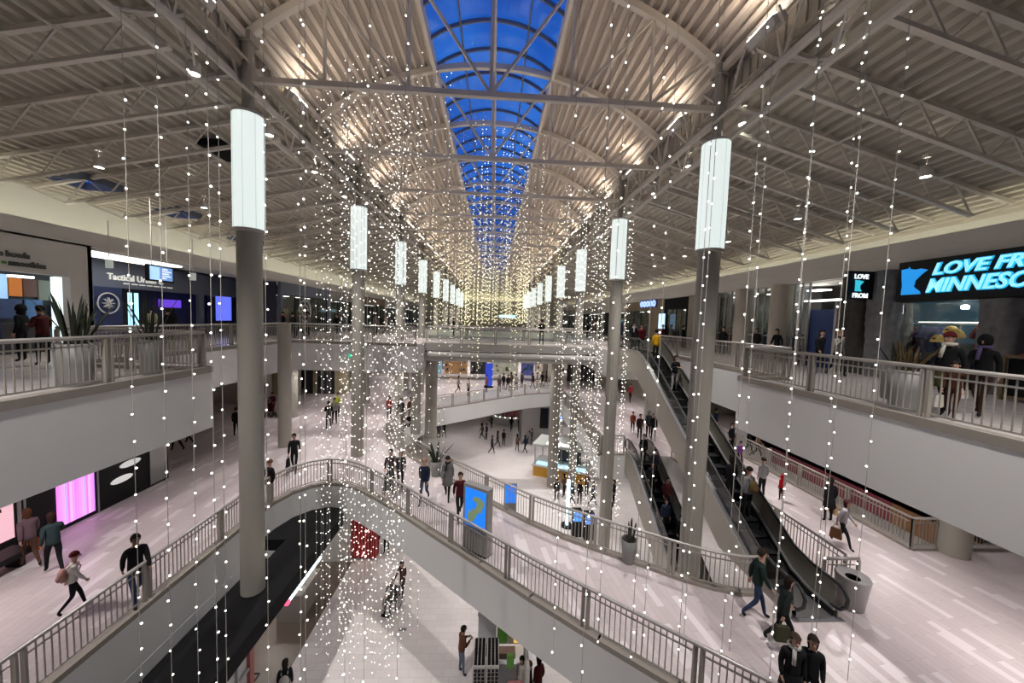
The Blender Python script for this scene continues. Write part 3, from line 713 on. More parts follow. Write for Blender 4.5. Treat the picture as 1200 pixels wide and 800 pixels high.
def state(y0, z0, h, m_, parent, x=14.82, nm='state_outline'):
    o = [(0, .0), (.02, .35), (-.02, .6), (-.06, .98), (.22, 1.0), (.24, 1.06), (.28, .98), (.5, .93), (.7, .95), (.95, .88), (.72, .72), (.52, .52), (.5, .38), (.47, .30), (.55, .22), (.72, .10), (.76, .0)]
    b = MB(); n = len(o)
    fr = [(x, y0-p[0]*h*.85, z0+p[1]*h) for p in o]; bk = [(x+.06, q[1], q[2]) for q in fr]
    tr = tessellate_polygon([[Vector((p[0], p[1], 0)) for p in o]])
    b.add(fr, tr); b.add(fr+bk, [(i, (i+1) % n, n+(i+1) % n, n+i) for i in range(n)]); return b.build(nm, m_, parent)
state(12.62, 14.32, .93, mat('neon_state', (.02, .35, .85), .4, emit=(.01, .22, .62), es=.62), r)
r = empty('blade_sign', (14.4, 14, 14.8), 'small black projecting sign reading LOVE FROM with a glowing state outline', 'sign')
mb_box('sign_box', M_black, (13.7, 14.75, 13.55, 13.67, 14.2, 15.28), r)
text('lettering', 'LOVE', .24, (13.93, 13.53, 14.99), '-y', mat('letters_lit', (1, 1, 1), .4, emit=(.9, 1, 1), es=.6), r, .01, bold=.008)
text('lettering', 'FROM', .24, (13.90, 13.53, 14.26), '-y', mat('letters_lit', (1, 1, 1)), r, .01, bold=.008)
b = MB(); o_ = [(0, 0), (.0, .6), (-.03, 1), (.3, 1), (.8, .9), (.5, .55), (.48, .3), (.65, 0)]
b.add([(13.98+p[0]*.45, 13.53, 14.5+p[1]*.43) for p in o_], tessellate_polygon([[Vector((p[0], p[1], 0)) for p in o_]])); b.build('state_outline', mat('neon_teal', (.1, .7, .7), .4, emit=(.03, .45, .6), es=.6), r)
mb_box('bracket', M_black, (14.75, 15.0, 13.58, 13.64, 14.6, 14.7), r)
def trunk(x, y, rr, z1, m, label, sx=1):
    b = MB(); prof = []; rnd = random.Random(int(x*7+y*13)); n = 40; vs = []; zs = 26
    for i in range(zs+1):
        for k in range(n):
            a = 2*PI*k/n; q = rr*(1+.10*math.sin(5*a+i*.12)+.05*math.sin(13*a-.3*i)+.06*rnd.random()); vs.append((x+q*math.cos(a)*sx, y+q*math.sin(a), Z3+(z1-Z3)*i/zs))
    fs = [(i*n+k, i*n+(k+1) % n, (i+1)*n+(k+1) % n, (i+1)*n+k) for i in range(zs) for k in range(n)]
    b.add(vs, fs); b.build('bark_pillar', m, label=label, cat='pillar', smooth=True)
trunk(15.5, 14.55, .62, 15.3, M_bark, 'dark brown bark-covered pillar behind the small projecting sign')
trunk(15.3, 13.35, .58, 15.3, M_rock, 'dark grey rough rock pillar left of the souvenir store window')
trunk(15.3, 10.0, .55, 14.05, M_rock, 'grey rough rock pillar under the neon lettering')
trunk(15.6, 9.0, .5, 14.05, M_bark, 'dark bark-covered pillar at the right edge of the picture')
# window glass, clothes racks, caps
b = MB(); b.box(15.12, 15.14, 10.5, 12.75, Z3+.9, 14.0); struct('window_5', b, M_glass)
mb_box('window_plinth', M_matte, (15.1, 15.5, 10.4, 12.7, Z3, 12.0), label='black plinth under the souvenir store window', cat='plinth')
mb_box('blue_mural', mat('lake_mural', (.03, .10, .15), .6, noise=.8, nscale=1.5, emit=(.02, .10, .14), es=.12), (17.9, 18.0, 9.6, 15, 12.6, 14.4), label='dim blue mural on the back wall of the souvenir store', cat='mural')
def shirt(name, x, y, m, label, group, z=13.0):
    o = [(-.2, -.75), (-.2, .0), (-.34, -.28), (-.42, -.2), (-.2, .16), (-.07, .2), (.07, .2), (.2, .16), (.42, -.2), (.34, -.28), (.2, .0), (.2, -.75)]
    b = MB(); n = len(o)
    a_ = [(x+p[0], y-.05, z+p[1]) for p in o]; c_ = [(x+p[0], y+.05, z+p[1]) for p in o]; t = tessellate_polygon([[Vector((p[0], p[1], 0)) for p in o]])
    b.add(a_, t); b.add(c_, [q[::-1] for q in t]); b.add(a_+c_, [(i, (i+1) % n, n+(i+1) % n, n+i) for i in range(n)])
    b.build(name, m, label=label, cat='shirt', group=group)
MS = [cl('shirt_maroon', (.13, .01, .025)), cl('shirt_navy', (.02, .03, .14)), cl('shirt_blue', (.03, .06, .22)), cl('shirt_red', (.3, .02, .03))]
for k in range(5): shirt('hanging_shirt', 15.9, 13.25-k*.12, MS[0], 'maroon sweatshirt on the rack in the souvenir store window', 'maroon sweatshirts on the rack')
for k in range(6): shirt('hanging_shirt', 15.9, 12.62-k*.12, MS[1+k % 2], 'blue sweatshirt on the rack in the souvenir store window', 'blue sweatshirts on the rack')
shirt('hanging_shirt', 15.8, 10.95, MS[3], 'bright red shirt hanging at the right end of the clothes rack', None, 13.1)
r = empty('clothes_rack', (15.9, 11.6, 12), 'chrome clothes rack in the souvenir store window', 'clothes rack')
b = MB(); b.tube([(15.9, 13.5, 13.3), (15.9, 10.4, 13.3)], .025, 8); b.build('rail', M_steel, r, True)
for y in (12.68, 11.6, 10.45): b = MB(); b.tube([(15.9, y, 12.0), (15.9, y, 13.26)], .02, 8); b.build('upright', M_steel, r)
mb_box('rack_lamp', M_glow, (15.6, 15.66, 10.6, 12.6, 13.34, 13.37), label='thin white light bar over the clothes rack', cat='light bar')
M_cap2 = mat('cap_gold', (.65, .42, .08), .6, emit=(.65, .42, .08), es=.1); M_cap3 = mat('cap_badge', (.1, .06, .03), .6)
def cap(x, y, z, sc, label):
    r = empty('knit_hat', (x, y, z), label, 'hat')
    b = MB(); b.lathe([(.26*sc, 0), (.28*sc, .1*sc), (.25*sc, .24*sc), (.14*sc, .36*sc), (.001, .4*sc)], (x, y, z), 18); b.build('crown', M_cap2, r, True)
    b = MB(); b.lathe([(.27*sc, -.02), (.31*sc, 0), (.31*sc, .1*sc), (.27*sc, .12*sc)], (x, y, z), 18); b.build('brim', M_cap2, r, True)
    b = MB(); b.ball((x-.25*sc, y, z+.17*sc), .03, .1*sc, .06*sc); b.build('badge', M_cap3, r)
cap(15.35, 11.77, 12.68, .62, 'yellow hat on display in the souvenir window, left one'); cap(15.35, 11.30, 12.85, .70, 'yellow hat on display in the souvenir window, right one'); cap(15.65, 11.66, 13.0, .62, 'yellow hat on display in the souvenir window, middle one behind')
for k, y in enumerate((11.9, 11.4, 11.2, 10.9)):
    b = MB(); b.lathe([(0, 0), (.09, .0), (.1, .1), (.03, .14)], (16.4, y, 13.85-.1*(k % 2)), 14); b.build('shop_spotlight', mat('shop_spot', (1, 1, 1), .4, emit=(.9, .97, 1), es=14, sampled=False), label='%s white spotlight inside the souvenir store' % ORD[3-k], cat='spotlight', group='souvenir store spotlights')
light('POINT', (16.6, 11.5, 13.9), 22, (.85, .93, 1), .2)
light('POINT', (-16.8, 12, 13.8), 15, (1, .95, .85), .2)
# wooden display crate with red goods
r = empty('display_crate', (14.2, 9.2, Z3), 'wooden-framed display stand with red goods outside the souvenir store', 'display stand')
b = MB()
for y in (8.2, 9.2): b.bar((14.0, y, Z3), (14.0, y, Z3+1.2), .07); b.bar((14.6, y, Z3), (14.6, y, Z3+1.2), .07); b.bar((14, y, Z3+1.2), (14.6, y, Z3+1.2), .07)
for z in (.1, 1.2): b.bar((14.0, 8.2, Z3+z), (14.0, 9.2, Z3+z), .07); b.bar((14.6, 8.2, Z3+z), (14.6, 9.2, Z3+z), .07)
b.build('frame', mat('crate_wood', (.16, .11, .055), .7), r)
b = MB(); b.box(14.05, 14.55, 8.25, 9.15, Z3+.1, Z3+1.15); b.build('black_body', M_matte, r)
b = MB(); b.ball((14.3, 8.7, Z3+1.2), .28, .42, .16); b.build('red_goods', cl('crate_red', (.25, .015, .015)), r, True)
# right side beyond the store
mb_box('blue_door_panel', cl('door_blue', (.02, .05, .2)), (15.3, 15.4, 15.3, 17.0, Z3, 13.9), label='dark blue door panel left of the bark pillar', cat='door panel')
mb_box('frame_post', M_white, (15.0, 15.3, 15.22, 15.34, Z3, 14.2), label='thin white post beside the dark blue door panel', cat='post')
mb_box('ceiling_lamp', M_glow, (15.2, 15.6, 15.4, 17.2, 14.3, 14.36), label='thin white light line over the dark blue door panel', cat='light panel')
for k, (y0, y1) in enumerate(((18.0, 19.2), (21.0, 22.0))):
    b = MB(); b.lathe([(.5, 0), (.5, 4.05)], (15.2, (y0+y1)/2, Z3), 24); b.build('cream_pillar', mat('cream_pillar', (.42, .385, .33), .6), None, True, label='cream pillar of the right store fronts, %s of two' % ('nearer', 'farther')[k], cat='pillar')
def glaz(y0, y1, m_, label):
    r = empty('glazed_storefront', (15.2, y0, Z3), label, 'storefront')
    b = MB(); n = 3
    for k in range(n+1): y = y0+(y1-y0)*k/n; b.box(15.18, 15.26, y-.04, y+.04, Z3, 15.2)
    b.box(15.18, 15.26, y0, y1, 12.5, 12.58); b.build('mullions', M_greyp, r)
    b = MB(); b.box(15.2, 15.22, y0, y1, Z3, 15.2); b.build('pane', M_glass, r)
    b = MB(); b.box(18, 18.1, y0, y1, Z3, 15.2); b.build('back_wall', m_, r)
    b = MB(); b.box(16, 16.5, y0+.2, y1-.2, 14.9, 14.96); b.build('lamp', M_glow, r)
    b = MB(); b.box(16.8, 17.4, y0+.3, y1-.3, Z3, 12.7); b.build('display', mat('display_blue', (.05, .09, .17), .5), r)
glaz(16.9, 18.2, mat('teal_dim', (.12, .17, .18), .6), 'glazed shop front between the blue door and the nearer cream pillar')
glaz(19.2, 21.0, mat('grey_dim', (.16, .16, .17), .6), 'glazed shop front between the two cream pillars')
glaz(22.0, 24.0, mat('teal_dim', (.12, .17, .18), .6), 'glazed shop front beyond the farther cream pillar')
b = MB(); b.box(15, 15.3, 24, 27.5, Z3, 15.3); struct('wall_right_panel', b, mat('olive_panel', (.30, .28, .23), .7))
bay(15.0, 1, 27.5, 31.5, Z3, 15.2, M_matte, 'storefront', 'dark store front right of the brown wall, behind the nearest right column')
b = MB(); b.box(15, 15.3, 31.5, 34.5, Z3, 15.3); struct('wall_right_panel', b, mat('brown_wall', (.23, .18, .115), .7))
bay(15.0, 1, 34.5, 41, Z3, 15.2, mat('brown_wall', (.23, .18, .115)), 'storefront', 'brown store front with the small blue lit sign, upper right')
r = empty('lit_sign', (14.9, 35.5, 14.8), 'small blue and pink lit oval sign on the brown store front', 'sign')
b = MB()
for k, y in enumerate((33.4, 34.1, 34.8, 35.5, 36.2)): b.tube([(14.9, y+.24*math.cos(2*PI*j/12), 14.92+.24*math.sin(2*PI*j/12)) for j in range(13)], .08, 6)
b.build('letter_shapes', mat('sign_periwinkle', (.4, .5, 1), .4, emit=(.3, .45, 1), es=.9), r)
mb_box('backing', cl('sign_back', (.03, .04, .16)), (14.93, 15.0, 32.9, 36.7, 14.55, 15.3), r)
mb_box('lit_pillar_screen', mat('pale_screen', (.6, .8, 1), .4, emit=(.5, .75, 1), es=.7), (14.55, 14.65, 30.5, 31.5, 12.6, 13.9), label='tall pale blue screen beside the brown wall, upper right', cat='screen')
for k, (y0, y1, nm) in enumerate(((41, 50, 'pale'), (50, 62, 'grey'), (62, 79, 'last grey'))):
    bay(15.0, 1, y0, y1, Z3, 15.2, M_white if k == 0 else M_greyp, 'storefront', '%s store front far along the upper right side' % nm)
# -- middle floor, left: dark cosmetics store with pink lights
b = MB(); b.box(-14.2, -13.9, YA, 16.0, Z2, 9.5); struct('wall_left_middle', b, M_black)
b = MB(); b.add([(-13.9, 16, Z2), (-17.4, 20.2, Z2), (-17.4, 20.2, 9.5), (-13.9, 16, 9.5), (-14.2, 16, Z2), (-17.7, 20.2, Z2), (-17.7, 20.2, 9.5), (-14.2, 16, 9.5)], [(0, 1, 2, 3), (7, 6, 5, 4), (0, 3, 7, 4), (1, 5, 6, 2)]); struct('wall_left_angle', b, mat('grey_brown_wall', (.22, .20, .18), .4))
r = empty('pink_light_wall', (-13.88, 12.5, 6.4), 'backlit magenta and violet striped panel in the dark store front', 'light panel')
pc = [(.9, .25, .85), (.75, .3, .9), (1, .35, .8), (.5, .4, 1), (.85, .2, .7), (.95, .45, .95), (1, .3, .75), (.6, .25, .9)]
for k in range(16):
    c = pc[k % 8]; mb_box('light_stripe', mat('pinkglow%d' % (k % 8), c, .5, emit=c, es=.62), (-13.9, -13.86, 12.0+k*.068, 12.0+k*.068+.064, 5.75, 8.4), r)
r = empty('poster', (-13.88, 10, 6.6), 'pale pink lit photo poster at the left edge of the middle floor', 'poster')
mb_box('print', mat('pink_print', (.9, .55, .6), .5, emit=(.85, .5, .58), es=.45), (-13.9, -13.87, 8.6, 10.95, 6.1, 8.0), r)
b = MB()
for k in range(3): b.tube([(-13.85, 10.2+.45*math.cos(a*.2)-k*.5, 7.0+.3*math.sin(a*.2)) for a in range(14)], .035, 5)
b.build('dark_curve', cl('dark_print', (.1, .03, .04)), r)
mb_box('poster_frame', M_greyp, (-13.9, -13.86, 11.05, 11.12, Z2, 9.3), r)
for k, (px, py) in enumerate(((143, 561), (153, 542))):
    p_ = at(px, py, 'x', -13.85); b = MB(); b.ball((p_.x, p_.y, p_.z), .04, .42, .13, n=20); b.build('wall_disc', mat('white_disc', (.8, .8, .78), .5, emit=(.8, .8, .78), es=.3), None, True, label='white oval disc on the black shop wall, %s of two' % ('lower', 'upper')[k], cat='wall disc')
b = MB(); b.box(-13.9, -13.86, 15.15, 15.9, 5.7, 9.4); b.build('mirror_panel', mat('mirror_panel', (.35, .36, .36), .15, .6), label='grey reflective wall panel right of the white oval discs', cat='wall panel')
r = empty('bench', (-12.9, 9.5, Z2), 'black low bench at the left edge below the pink poster', 'bench')
b = MB(); b.box(-13.5, -12.9, 7.5, 10.6, Z2+.32, Z2+.48); b.build('seat', M_black, r)
for y in (7.7, 10.4): mb_box('leg', M_black, (-13.4, -13.0, y-.06, y+.06, Z2, Z2+.32), r)
for y0, y1 in ((11.2, 12.0), (13.2, 13.25)): mb_box('trim_strip', M_greyp, (-13.9, -13.87, y0, y0+.04, Z2, 9.4), label='thin grey vertical strip %s the magenta panel' % ('left of' if y0 < 12 else 'right of'), cat='trim strip')
# pinkish wall block and dark shops at the back left of the middle floor
b = MB(); b.box(-23, -19.4, 29.3, 29.6, Z2, 9.5); b.box(-19.6, -19.4, 29.3, 33, Z2, 9.5); struct('wall_left_rear', b, M_white)
b = MB(); b.box(-19.4, -17.2, 32.6, 32.9, Z2, 9.5); b.box(-14.4, -13.4, 33.5, 34.5, Z2, 9.5); struct('wall_rear_tan', b, mat('tan_wall', (.36, .31, .2), .7))
r = empty('dark_opening', (-17, 33, Z2), 'dark shop opening at the back left of the middle floor', 'storefront')
mb_box('void_panel', M_dark, (-17.2, -14.4, 33.6, 33.8, Z2, 9.5), r); mb_box('divider', M_greyp, (-15.6, -15.5, 33.5, 33.6, Z2, 9.2), r); mb_box('door_frame', mat('tan_wall', (.36, .31, .2)), (-16.3, -16.0, 33.45, 33.6, Z2, 9.2), r)
mb_box('exit_sign', mat('exit_green', (.05, .6, .35), .5, emit=(.02, .5, .25), es=.6), (-8.72, -8.4, 22.2, 22.28, 10.35, 10.55), label='tiny green lit sign on the pale band under the upper left floor', cat='sign')
bay(-15.5, -1, 36, 46, Z2, 9.5, mat('wood_front', (.16, .09, .05), .6), 'storefront', 'dark wood store front at the back left of the middle floor')
bay(-15.5, -1, 46, 60, Z2, 9.5, M_greyp, 'storefront', 'grey store front farthest back on the left middle floor')
# back of the middle floor seen under the upper bridge
b = MB(); b.box(-16, 14, 62, 62.3, Z2, 9.5); struct('wall_rear_middle', b, M_white)
rb = [(-6.6, -5.2, (.25, .45, .6), .5), (-4.9, -2.6, (.5, .28, .12), .25), (-2.3, -.6, (.05, .05, .06), 0), (-.4, 2.6, (.5, .5, .4), .35), (2.9, 4.2, (.12, .14, .4), .3), (4.5, 8.2, (.55, .5, .42), .4), (8.5, 12, (.4, .36, .3), .3)]
for k, (x0, x1, c, e) in enumerate(rb):
    r = empty('shop_display', (x0, 48, Z2), ['pale blue', 'orange brown', 'black', 'cream', 'deep blue', 'warm white', 'beige'][k]+' display wall at the back of the middle floor, under the upper bridge', 'shop display')
    mb_box('display_wall', mat('disp%d' % k, c, .6, noise=.6, nscale=3, emit=c, es=e*.5), (x0*1.3, x1*1.3, 47.9, 48.1, Z2, 9.3), r)
    b = MB(); rr = random.Random(k)
    for j in range(14): xx = x0*1.3+(x1-x0)*1.3*rr.random()*.9; zz = Z2+.3+3*rr.random(); b.box(xx, xx+.25, 47.7, 47.9, zz, zz+.3)
    b.build('shelf_goods', cl('goods%d' % (k % 5), (.3, .2, .1)), r)
mb_box('teal_lit_sign', mat('teal_sign', (.3, .9, .8), .4, emit=(.25, .9, .8), es=.9), (-2.9, -.9, 44, 44.1, 8.7, 9.0), label='short teal lit sign hanging at the back of the middle floor', cat='sign')
r = empty('display_totem', (-.3, 38.5, Z2), 'deep blue lit upright sign behind the curved far bridge rail', 'sign')
mb_box('panel', mat('totem_blue', (.03, .06, .5), .4, emit=(.02, .05, .45), es=.4), (-.8, .0, 38.4, 38.6, Z2+.2, Z2+2.6), r); mb_box('foot', M_black, (-.9, .1, 38.3, 38.7, Z2, Z2+.2), r)
# right middle floor: colour band wall and shops
r = empty('colour_band', (20, 12, 5), 'wall of big colour panels behind the right rail: teal, maroon, sky blue, brown', 'wall panels')
y = 11.5
for c, w in (((.30, .14, .05), .0), ((.02, .22, .42), 5.1), ((.10, .02, .05), 3.4), ((.02, .06, .09), 3.6), ((.03, .10, .2), 1.6), ((.03, .1, .11), 4)):
    if w: mb_box('upper_panel', mat('band%d' % int(w*10), c, .5), (20.6, 20.7, y, y+w, 4.5, 9.4), r); y += w
mb_box('lower_panel', mat('lower_brown', (.25, .12, .05), .6), (20.6, 20.7, 11.5, 17, 3.2, 4.5), r); mb_box('lower_panel', mat('lower_maroon', (.2, .03, .05), .6), (20.6, 20.7, 17, 27, 3.2, 4.5), r)
b = MB(); b.box(18.6, 20.9, 25, 25.2, 0, 9.4); struct('wall_right_opening', b, M_white)
b = MB(); b.box(14.6, 20.9, 29, 29.2, Z2, 9.5); b.box(14.6, 14.8, 29, 40, Z2, 9.5); struct('wall_right_rear', b, mat('tan_grey_wall', (.34, .31, .26), .7))
mb_box('dark_shop_opening', M_dark, (9.2, 12.6, 44, 44.2, Z2, 9.3), label='dark shop opening seen left of the lower escalator', cat='storefront')
# ------------------------------------------------------------------ lower floor
M_grey1 = mat('ground_wall_grey', (.40, .41, .42), .5)
b = MB(); b.box(-7.4, -7.1, YA, 10.7, 0, 4.18); b.box(-12, -7.4, 10.6, 10.75, 0, 3.8); b.box(-12.2, -12, 10.7, 19, 0, 4.3); struct('wall_left_ground', b, M_grey1)
b = MB(); b.box(-12.0, -7.05, 10.75, 18.6, .0, .02); struct('floor_shop', b, mat('shop_floor_brown', (.17, .135, .105), .35, noise=.15, nscale=1.2))
r = empty('shop_canopy', (-7, 10, 4.5), 'long black flat canopy above the ground floor shop, running to the curved soffit', 'canopy')
b = MB(); b.prism([(-7.4, YA), (-6.1, YA), (-6.1, 15.0), (-7.0, 16.6), (-9.6, 16.6), (-9.6, 13.2), (-7.4, 13.2)], 4.2, 4.62); b.box(-8.29, -7.4, YA, 13.2, 3.82, 3.92); b.build('deck', M_matte, r)
b = MB(); b.box(-8.32, -8.295, YA, 13.1, 3.93, 4.3); struct('trim_3', b, M_fascia)
b = MB(); b.box(-6.14, -6.06, YA, 15.0, 4.15, 4.64); b.build('edge_band', M_matte, r)
b = MB(); b.box(-6.13, -6.05, 11.0, 13.05, 4.02, 4.10); b.build('light_strip', mat('led_strip', (.8, .95, 1), .4, emit=(.75, .93, 1), es=2.5), r)
mb_box('red_end', mat('led_red', (.9, .05, .1), .4, emit=(.9, .05, .12), es=2), (-6.13, -6.04, 10.85, 11.0, 4.0, 4.1), r)
b = MB()
for k in range(7): b.box(-7.1, -7.02, 2+k*1.35, 2.06+k*1.35, 0, 4.19)
b.box(-7.08, -7.02, 1, 10.7, 2.2, 2.28); b.build('facade_mullions', mat('mullion_grey', (.3, .3, .31), .4), label='grey mullions of the ground floor glass front below the canopy', cat='mullions')
mb_box('facade_edge', cl('facade_red', (.3, .10, .09)), (-7.12, -7.0, 10.6, 10.78, 0, 4.19), label='reddish corner strip of the ground floor front', cat='trim strip')
r = empty('sign_stand', (-8.3, 12.3, 0), 'black floor-standing sign frame inside the brown-floored shop', 'sign stand')
b = MB(); b.bar((-8.3, 12.3, 0), (-8.3, 12.3, 1.5), .04); b.bar((-8.6, 12.0, .03), (-8.0, 12.0, .03), .04); b.bar((-8.6, 12.6, .03), (-8.0, 12.6, .03), .04); b.bar((-8.6, 12, .03), (-8.6, 12.6, .03), .04); b.bar((-8.0, 12, .03), (-8.0, 12.6, .03), .04); b.build('stand', M_black, r)
mb_box('panel', M_white, (-8.55, -8.05, 12.27, 12.3, 1.1, 1.8), r)
r = empty('display_block', (-8.0, 15, 0), 'pale box plinth at the back of the brown-floored shop', 'plinth')
b = MB(); b.box(-8.7, -7.7, 14.8, 16.3, 0, 1.2); b.build('body', mat('plinth_grey', (.3, .27, .25), .6), r); mb_box('top_slab', M_white, (-8.75, -7.65, 14.75, 16.35, 1.2, 1.27), r)
b = MB(); b.box(-12, -7.3, 18.6, 18.8, 0, 4.3); struct('wall_ground_white', b, mat('white_boards', (.72, .70, .67), .7))
r = empty('red_light_wall', (-6.95, 19, 0), 'red panel studded with small white lights on the ground floor', 'light panel')
mb_box('panel', cl('bright_red', (.42, .01, .015)), (-7.2, -6.1, 18.75, 18.95, .1, 3.9), r)
b = MB(); rr = random.Random(3)
for k in range(60): b.ball((-7.15+rr.random(), 18.73, .2+3.6*rr.random()), .022, n=5, m=4)
b.build('lights', M_bulb, r); mb_box('edge', cl('bright_red', (.4, .01, .01)), (-6.1, -5.9, 18.75, 19.3, .1, 3.9), r)
b = MB(); b.box(-20, 20, 66, 66.2, 0, 4.3); struct('wall_ground_far', b, mat('ground_far_wall', (.5, .48, .46), .7))
b = MB(); b.box(-20, -9, 24, 24.2, 0, 4.3); b.box(-9.2, -9, 24.2, 50, 0, 4.3); struct('wall_ground_left', b, M_white)
b = MB(); b.box(3.2, 6.9, 37.2, 41, 0, 4.25); struct('wall_core', b, mat('core_grey', (.36, .35, .34), .6))
mb_box('black_screen', M_black, (5.1, 5.95, 37.08, 37.2, 1.7, 3.8), label='tall black screen on the grey core wall of the ground floor', cat='screen')
mb_box('blue_sign', mat('sign_blue', (.1, .35, .9), .4, emit=(.06, .25, .8), es=.7), (6.5, 7.7, 36.0, 36.1, 3.0, 3.7), label='small bright blue sign beside the grey core wall', cat='sign')
# yellow-fronted kiosk
def kiosk():
    r = empty('food_kiosk', (5.6, 30, 0), 'glass and steel kiosk with a yellow front on the ground floor', 'kiosk', rz=-.42)
    def bx(n, m_, *a): b = MB(); b.box(*a); return b.build(n, m_, r, world=False)
    bx('yellow_front', mat('kiosk_yellow', (.62, .33, .03), .5), -1.6, 3.0, -1.3, -1.2, 0, .85); bx('yellow_side', mat('kiosk_yellow', (.6, .33, .03)), -1.6, -1.5, -1.2, 1.2, 0, .85)
    bx('counter_top', M_white, -1.7, 3.1, -1.4, 1.3, .85, .95)
    bx('glass_case', M_glass, -1.55, 2.9, -1.3, -.6, .95, 1.6); bx('lit_goods', mat('kiosk_goods', (.6, .8, .85), .5, emit=(.5, .75, .85), es=.7), -1.4, 2.7, -1.2, -.7, .96, 1.1)
    for x, y in ((-1.5, -1.2), (2.9, -1.2), (-1.5, 1.1), (2.9, 1.1)): bx('post', M_white, x-.05, x+.05, y-.05, y+.05, .95, 2.6)
    bx('canopy', mat('kiosk_canopy', (.55, .58, .55), .4), -1.7, 3.1, -1.4, 1.3, 2.6, 2.75); bx('lit_canopy', M_glow, -.6, 1.4, -1.0, -.6, 2.76, 2.8)
    bx('dark_core', M_dark, -.4, 2.0, 0, .9, .95, 2.4)
kiosk()
# round glass kiosk farther back
r = empty('round_kiosk', (2.6, 46.5, 0), 'round glass counter kiosk sparkling far back on the ground floor', 'kiosk')
b = MB(); b.lathe([(3.2, 0), (3.3, .9), (2.6, .9), (2.6, 0)], (2.6, 46.5, 0), 30); b.build('base_ring', mat('kiosk_pale', (.6, .58, .57), .4), r, True)
b = MB(); b.lathe([(3.25, .9), (3.2, 1.35)], (2.6, 46.5, 0), 30); b.build('glass_ring', M_glass, r, True)
b = MB(); b.lathe([(1.2, 0), (1.2, 2.2), (0, 2.2)], (2.6, 46.5, 0), 20); b.build('core', cl('kiosk_core', (.3, .1, .1)), r)
b = MB()
for k in range(30): b.ball((2.6+3.15*math.cos(k*.21), 46.5+3.15*math.sin(k*.21), 1.0), .06, n=5, m=4)
b.build('lights', M_bulb, r)
# light pillar with blue screens
r = empty('light_pillar', (5.0, 22.0, 0), 'tall thin white-blue light pillar on the ground floor behind the bridge', 'light pillar')
mb_box('tube', mat('pillar_glow', (.7, .9, 1), .4, emit=(.6, .85, 1), es=.8), (4.9, 5.08, 21.9, 22.1, .1, 3.0), r); b = MB(); b.lathe([(.4, 0), (.4, .1), (0, .1)], (5, 22, 0), 20); b.build('foot', M_black, r)
for k, (x, y) in enumerate(((5.35, 21.0), (6.0, 20.7))):
    r = empty('screen_stand', (x, y, 0), 'small blue touch screen on a black stand, %s of two' % ('left', 'right')[k], 'screen')
    mb_box('screen', mat('sign_blue', (.1, .35, .9)), (x-.24, x+.24, y-.22, y-.18, 1.0, 1.6), r); mb_box('stand', M_black, (x-.28, x+.28, y-.18, y+.2, 0, 1.65), r)
# near kiosk at the bottom
def near_kiosk():
    r = empty('retail_kiosk', (.1, 12.6, 0), 'retail kiosk with sunglasses racks and lit pictures at the bottom of the picture', 'kiosk')
    def bx(n, m_, *a): b = MB(); b.box(*a); return b.build(n, m_, r)
    bx('white_tower', mat('kiosk_white', (.62, .64, .68), .5), -.25, .42, 12.7, 13.3, 0, 2.6)
    bx('picture', mat('pic_green', (.09, .22, .035), .5, emit=(.06, .2, .02), es=.1), .5, .82, 12.68, 12.74, 1.0, 2.3); bx('picture_board', M_white, .45, 1.6, 12.74, 12.8, .9, 2.55)
    bx('picture', mat('pic_gold', (.95, .6, .15), .5, emit=(.9, .55, .12), es=.5), 1.08, 1.42, 12.68, 12.74, 1.0, 1.5)
    bx('counter', mat('kiosk_white', (.6, .6, .6)), -.3, 1.7, 11.9, 12.6, 0, .95)
    bx('counter_goods', cl('goods_brown', (.2, .12, .1)), .3, 1.1, 12.1, 12.4, .95, 1.15); bx('counter_screen', M_black, -.05, .2, 12.2, 12.3, .95, 1.35)
    for x0 in (-.35, .08): 
        rk = bx('display_rack', M_white, x0, x0+.4, 10.7, 11.7, 0, 2.1)
        b = MB()
        for i in range(3):
            for j in range(14): b.box(x0+.04+i*.12, x0+.13+i*.12, 10.66, 10.70, .25+j*.13, .31+j*.13); b.box(x0+.04+i*.12, x0+.13+i*.12, 10.74+j*.07, 10.78+j*.07, 2.1, 2.13)
        tag(b.build('sunglasses', M_black, rk, world=True), kind='stuff')
    bx('poster_panel', mat('pic_green', (.15, .4, .05)), .75, .98, 11.2, 11.3, 1.5, 1.95); bx('pink_panel', cl('pink_panel', (.5, .2, .22)), .75, 1.3, 10.9, 11.0, .6, 1.3); bx('side_shelf', M_white, 1.35, 1.45, 10.7, 11.8, 0, 2.0)
near_kiosk()
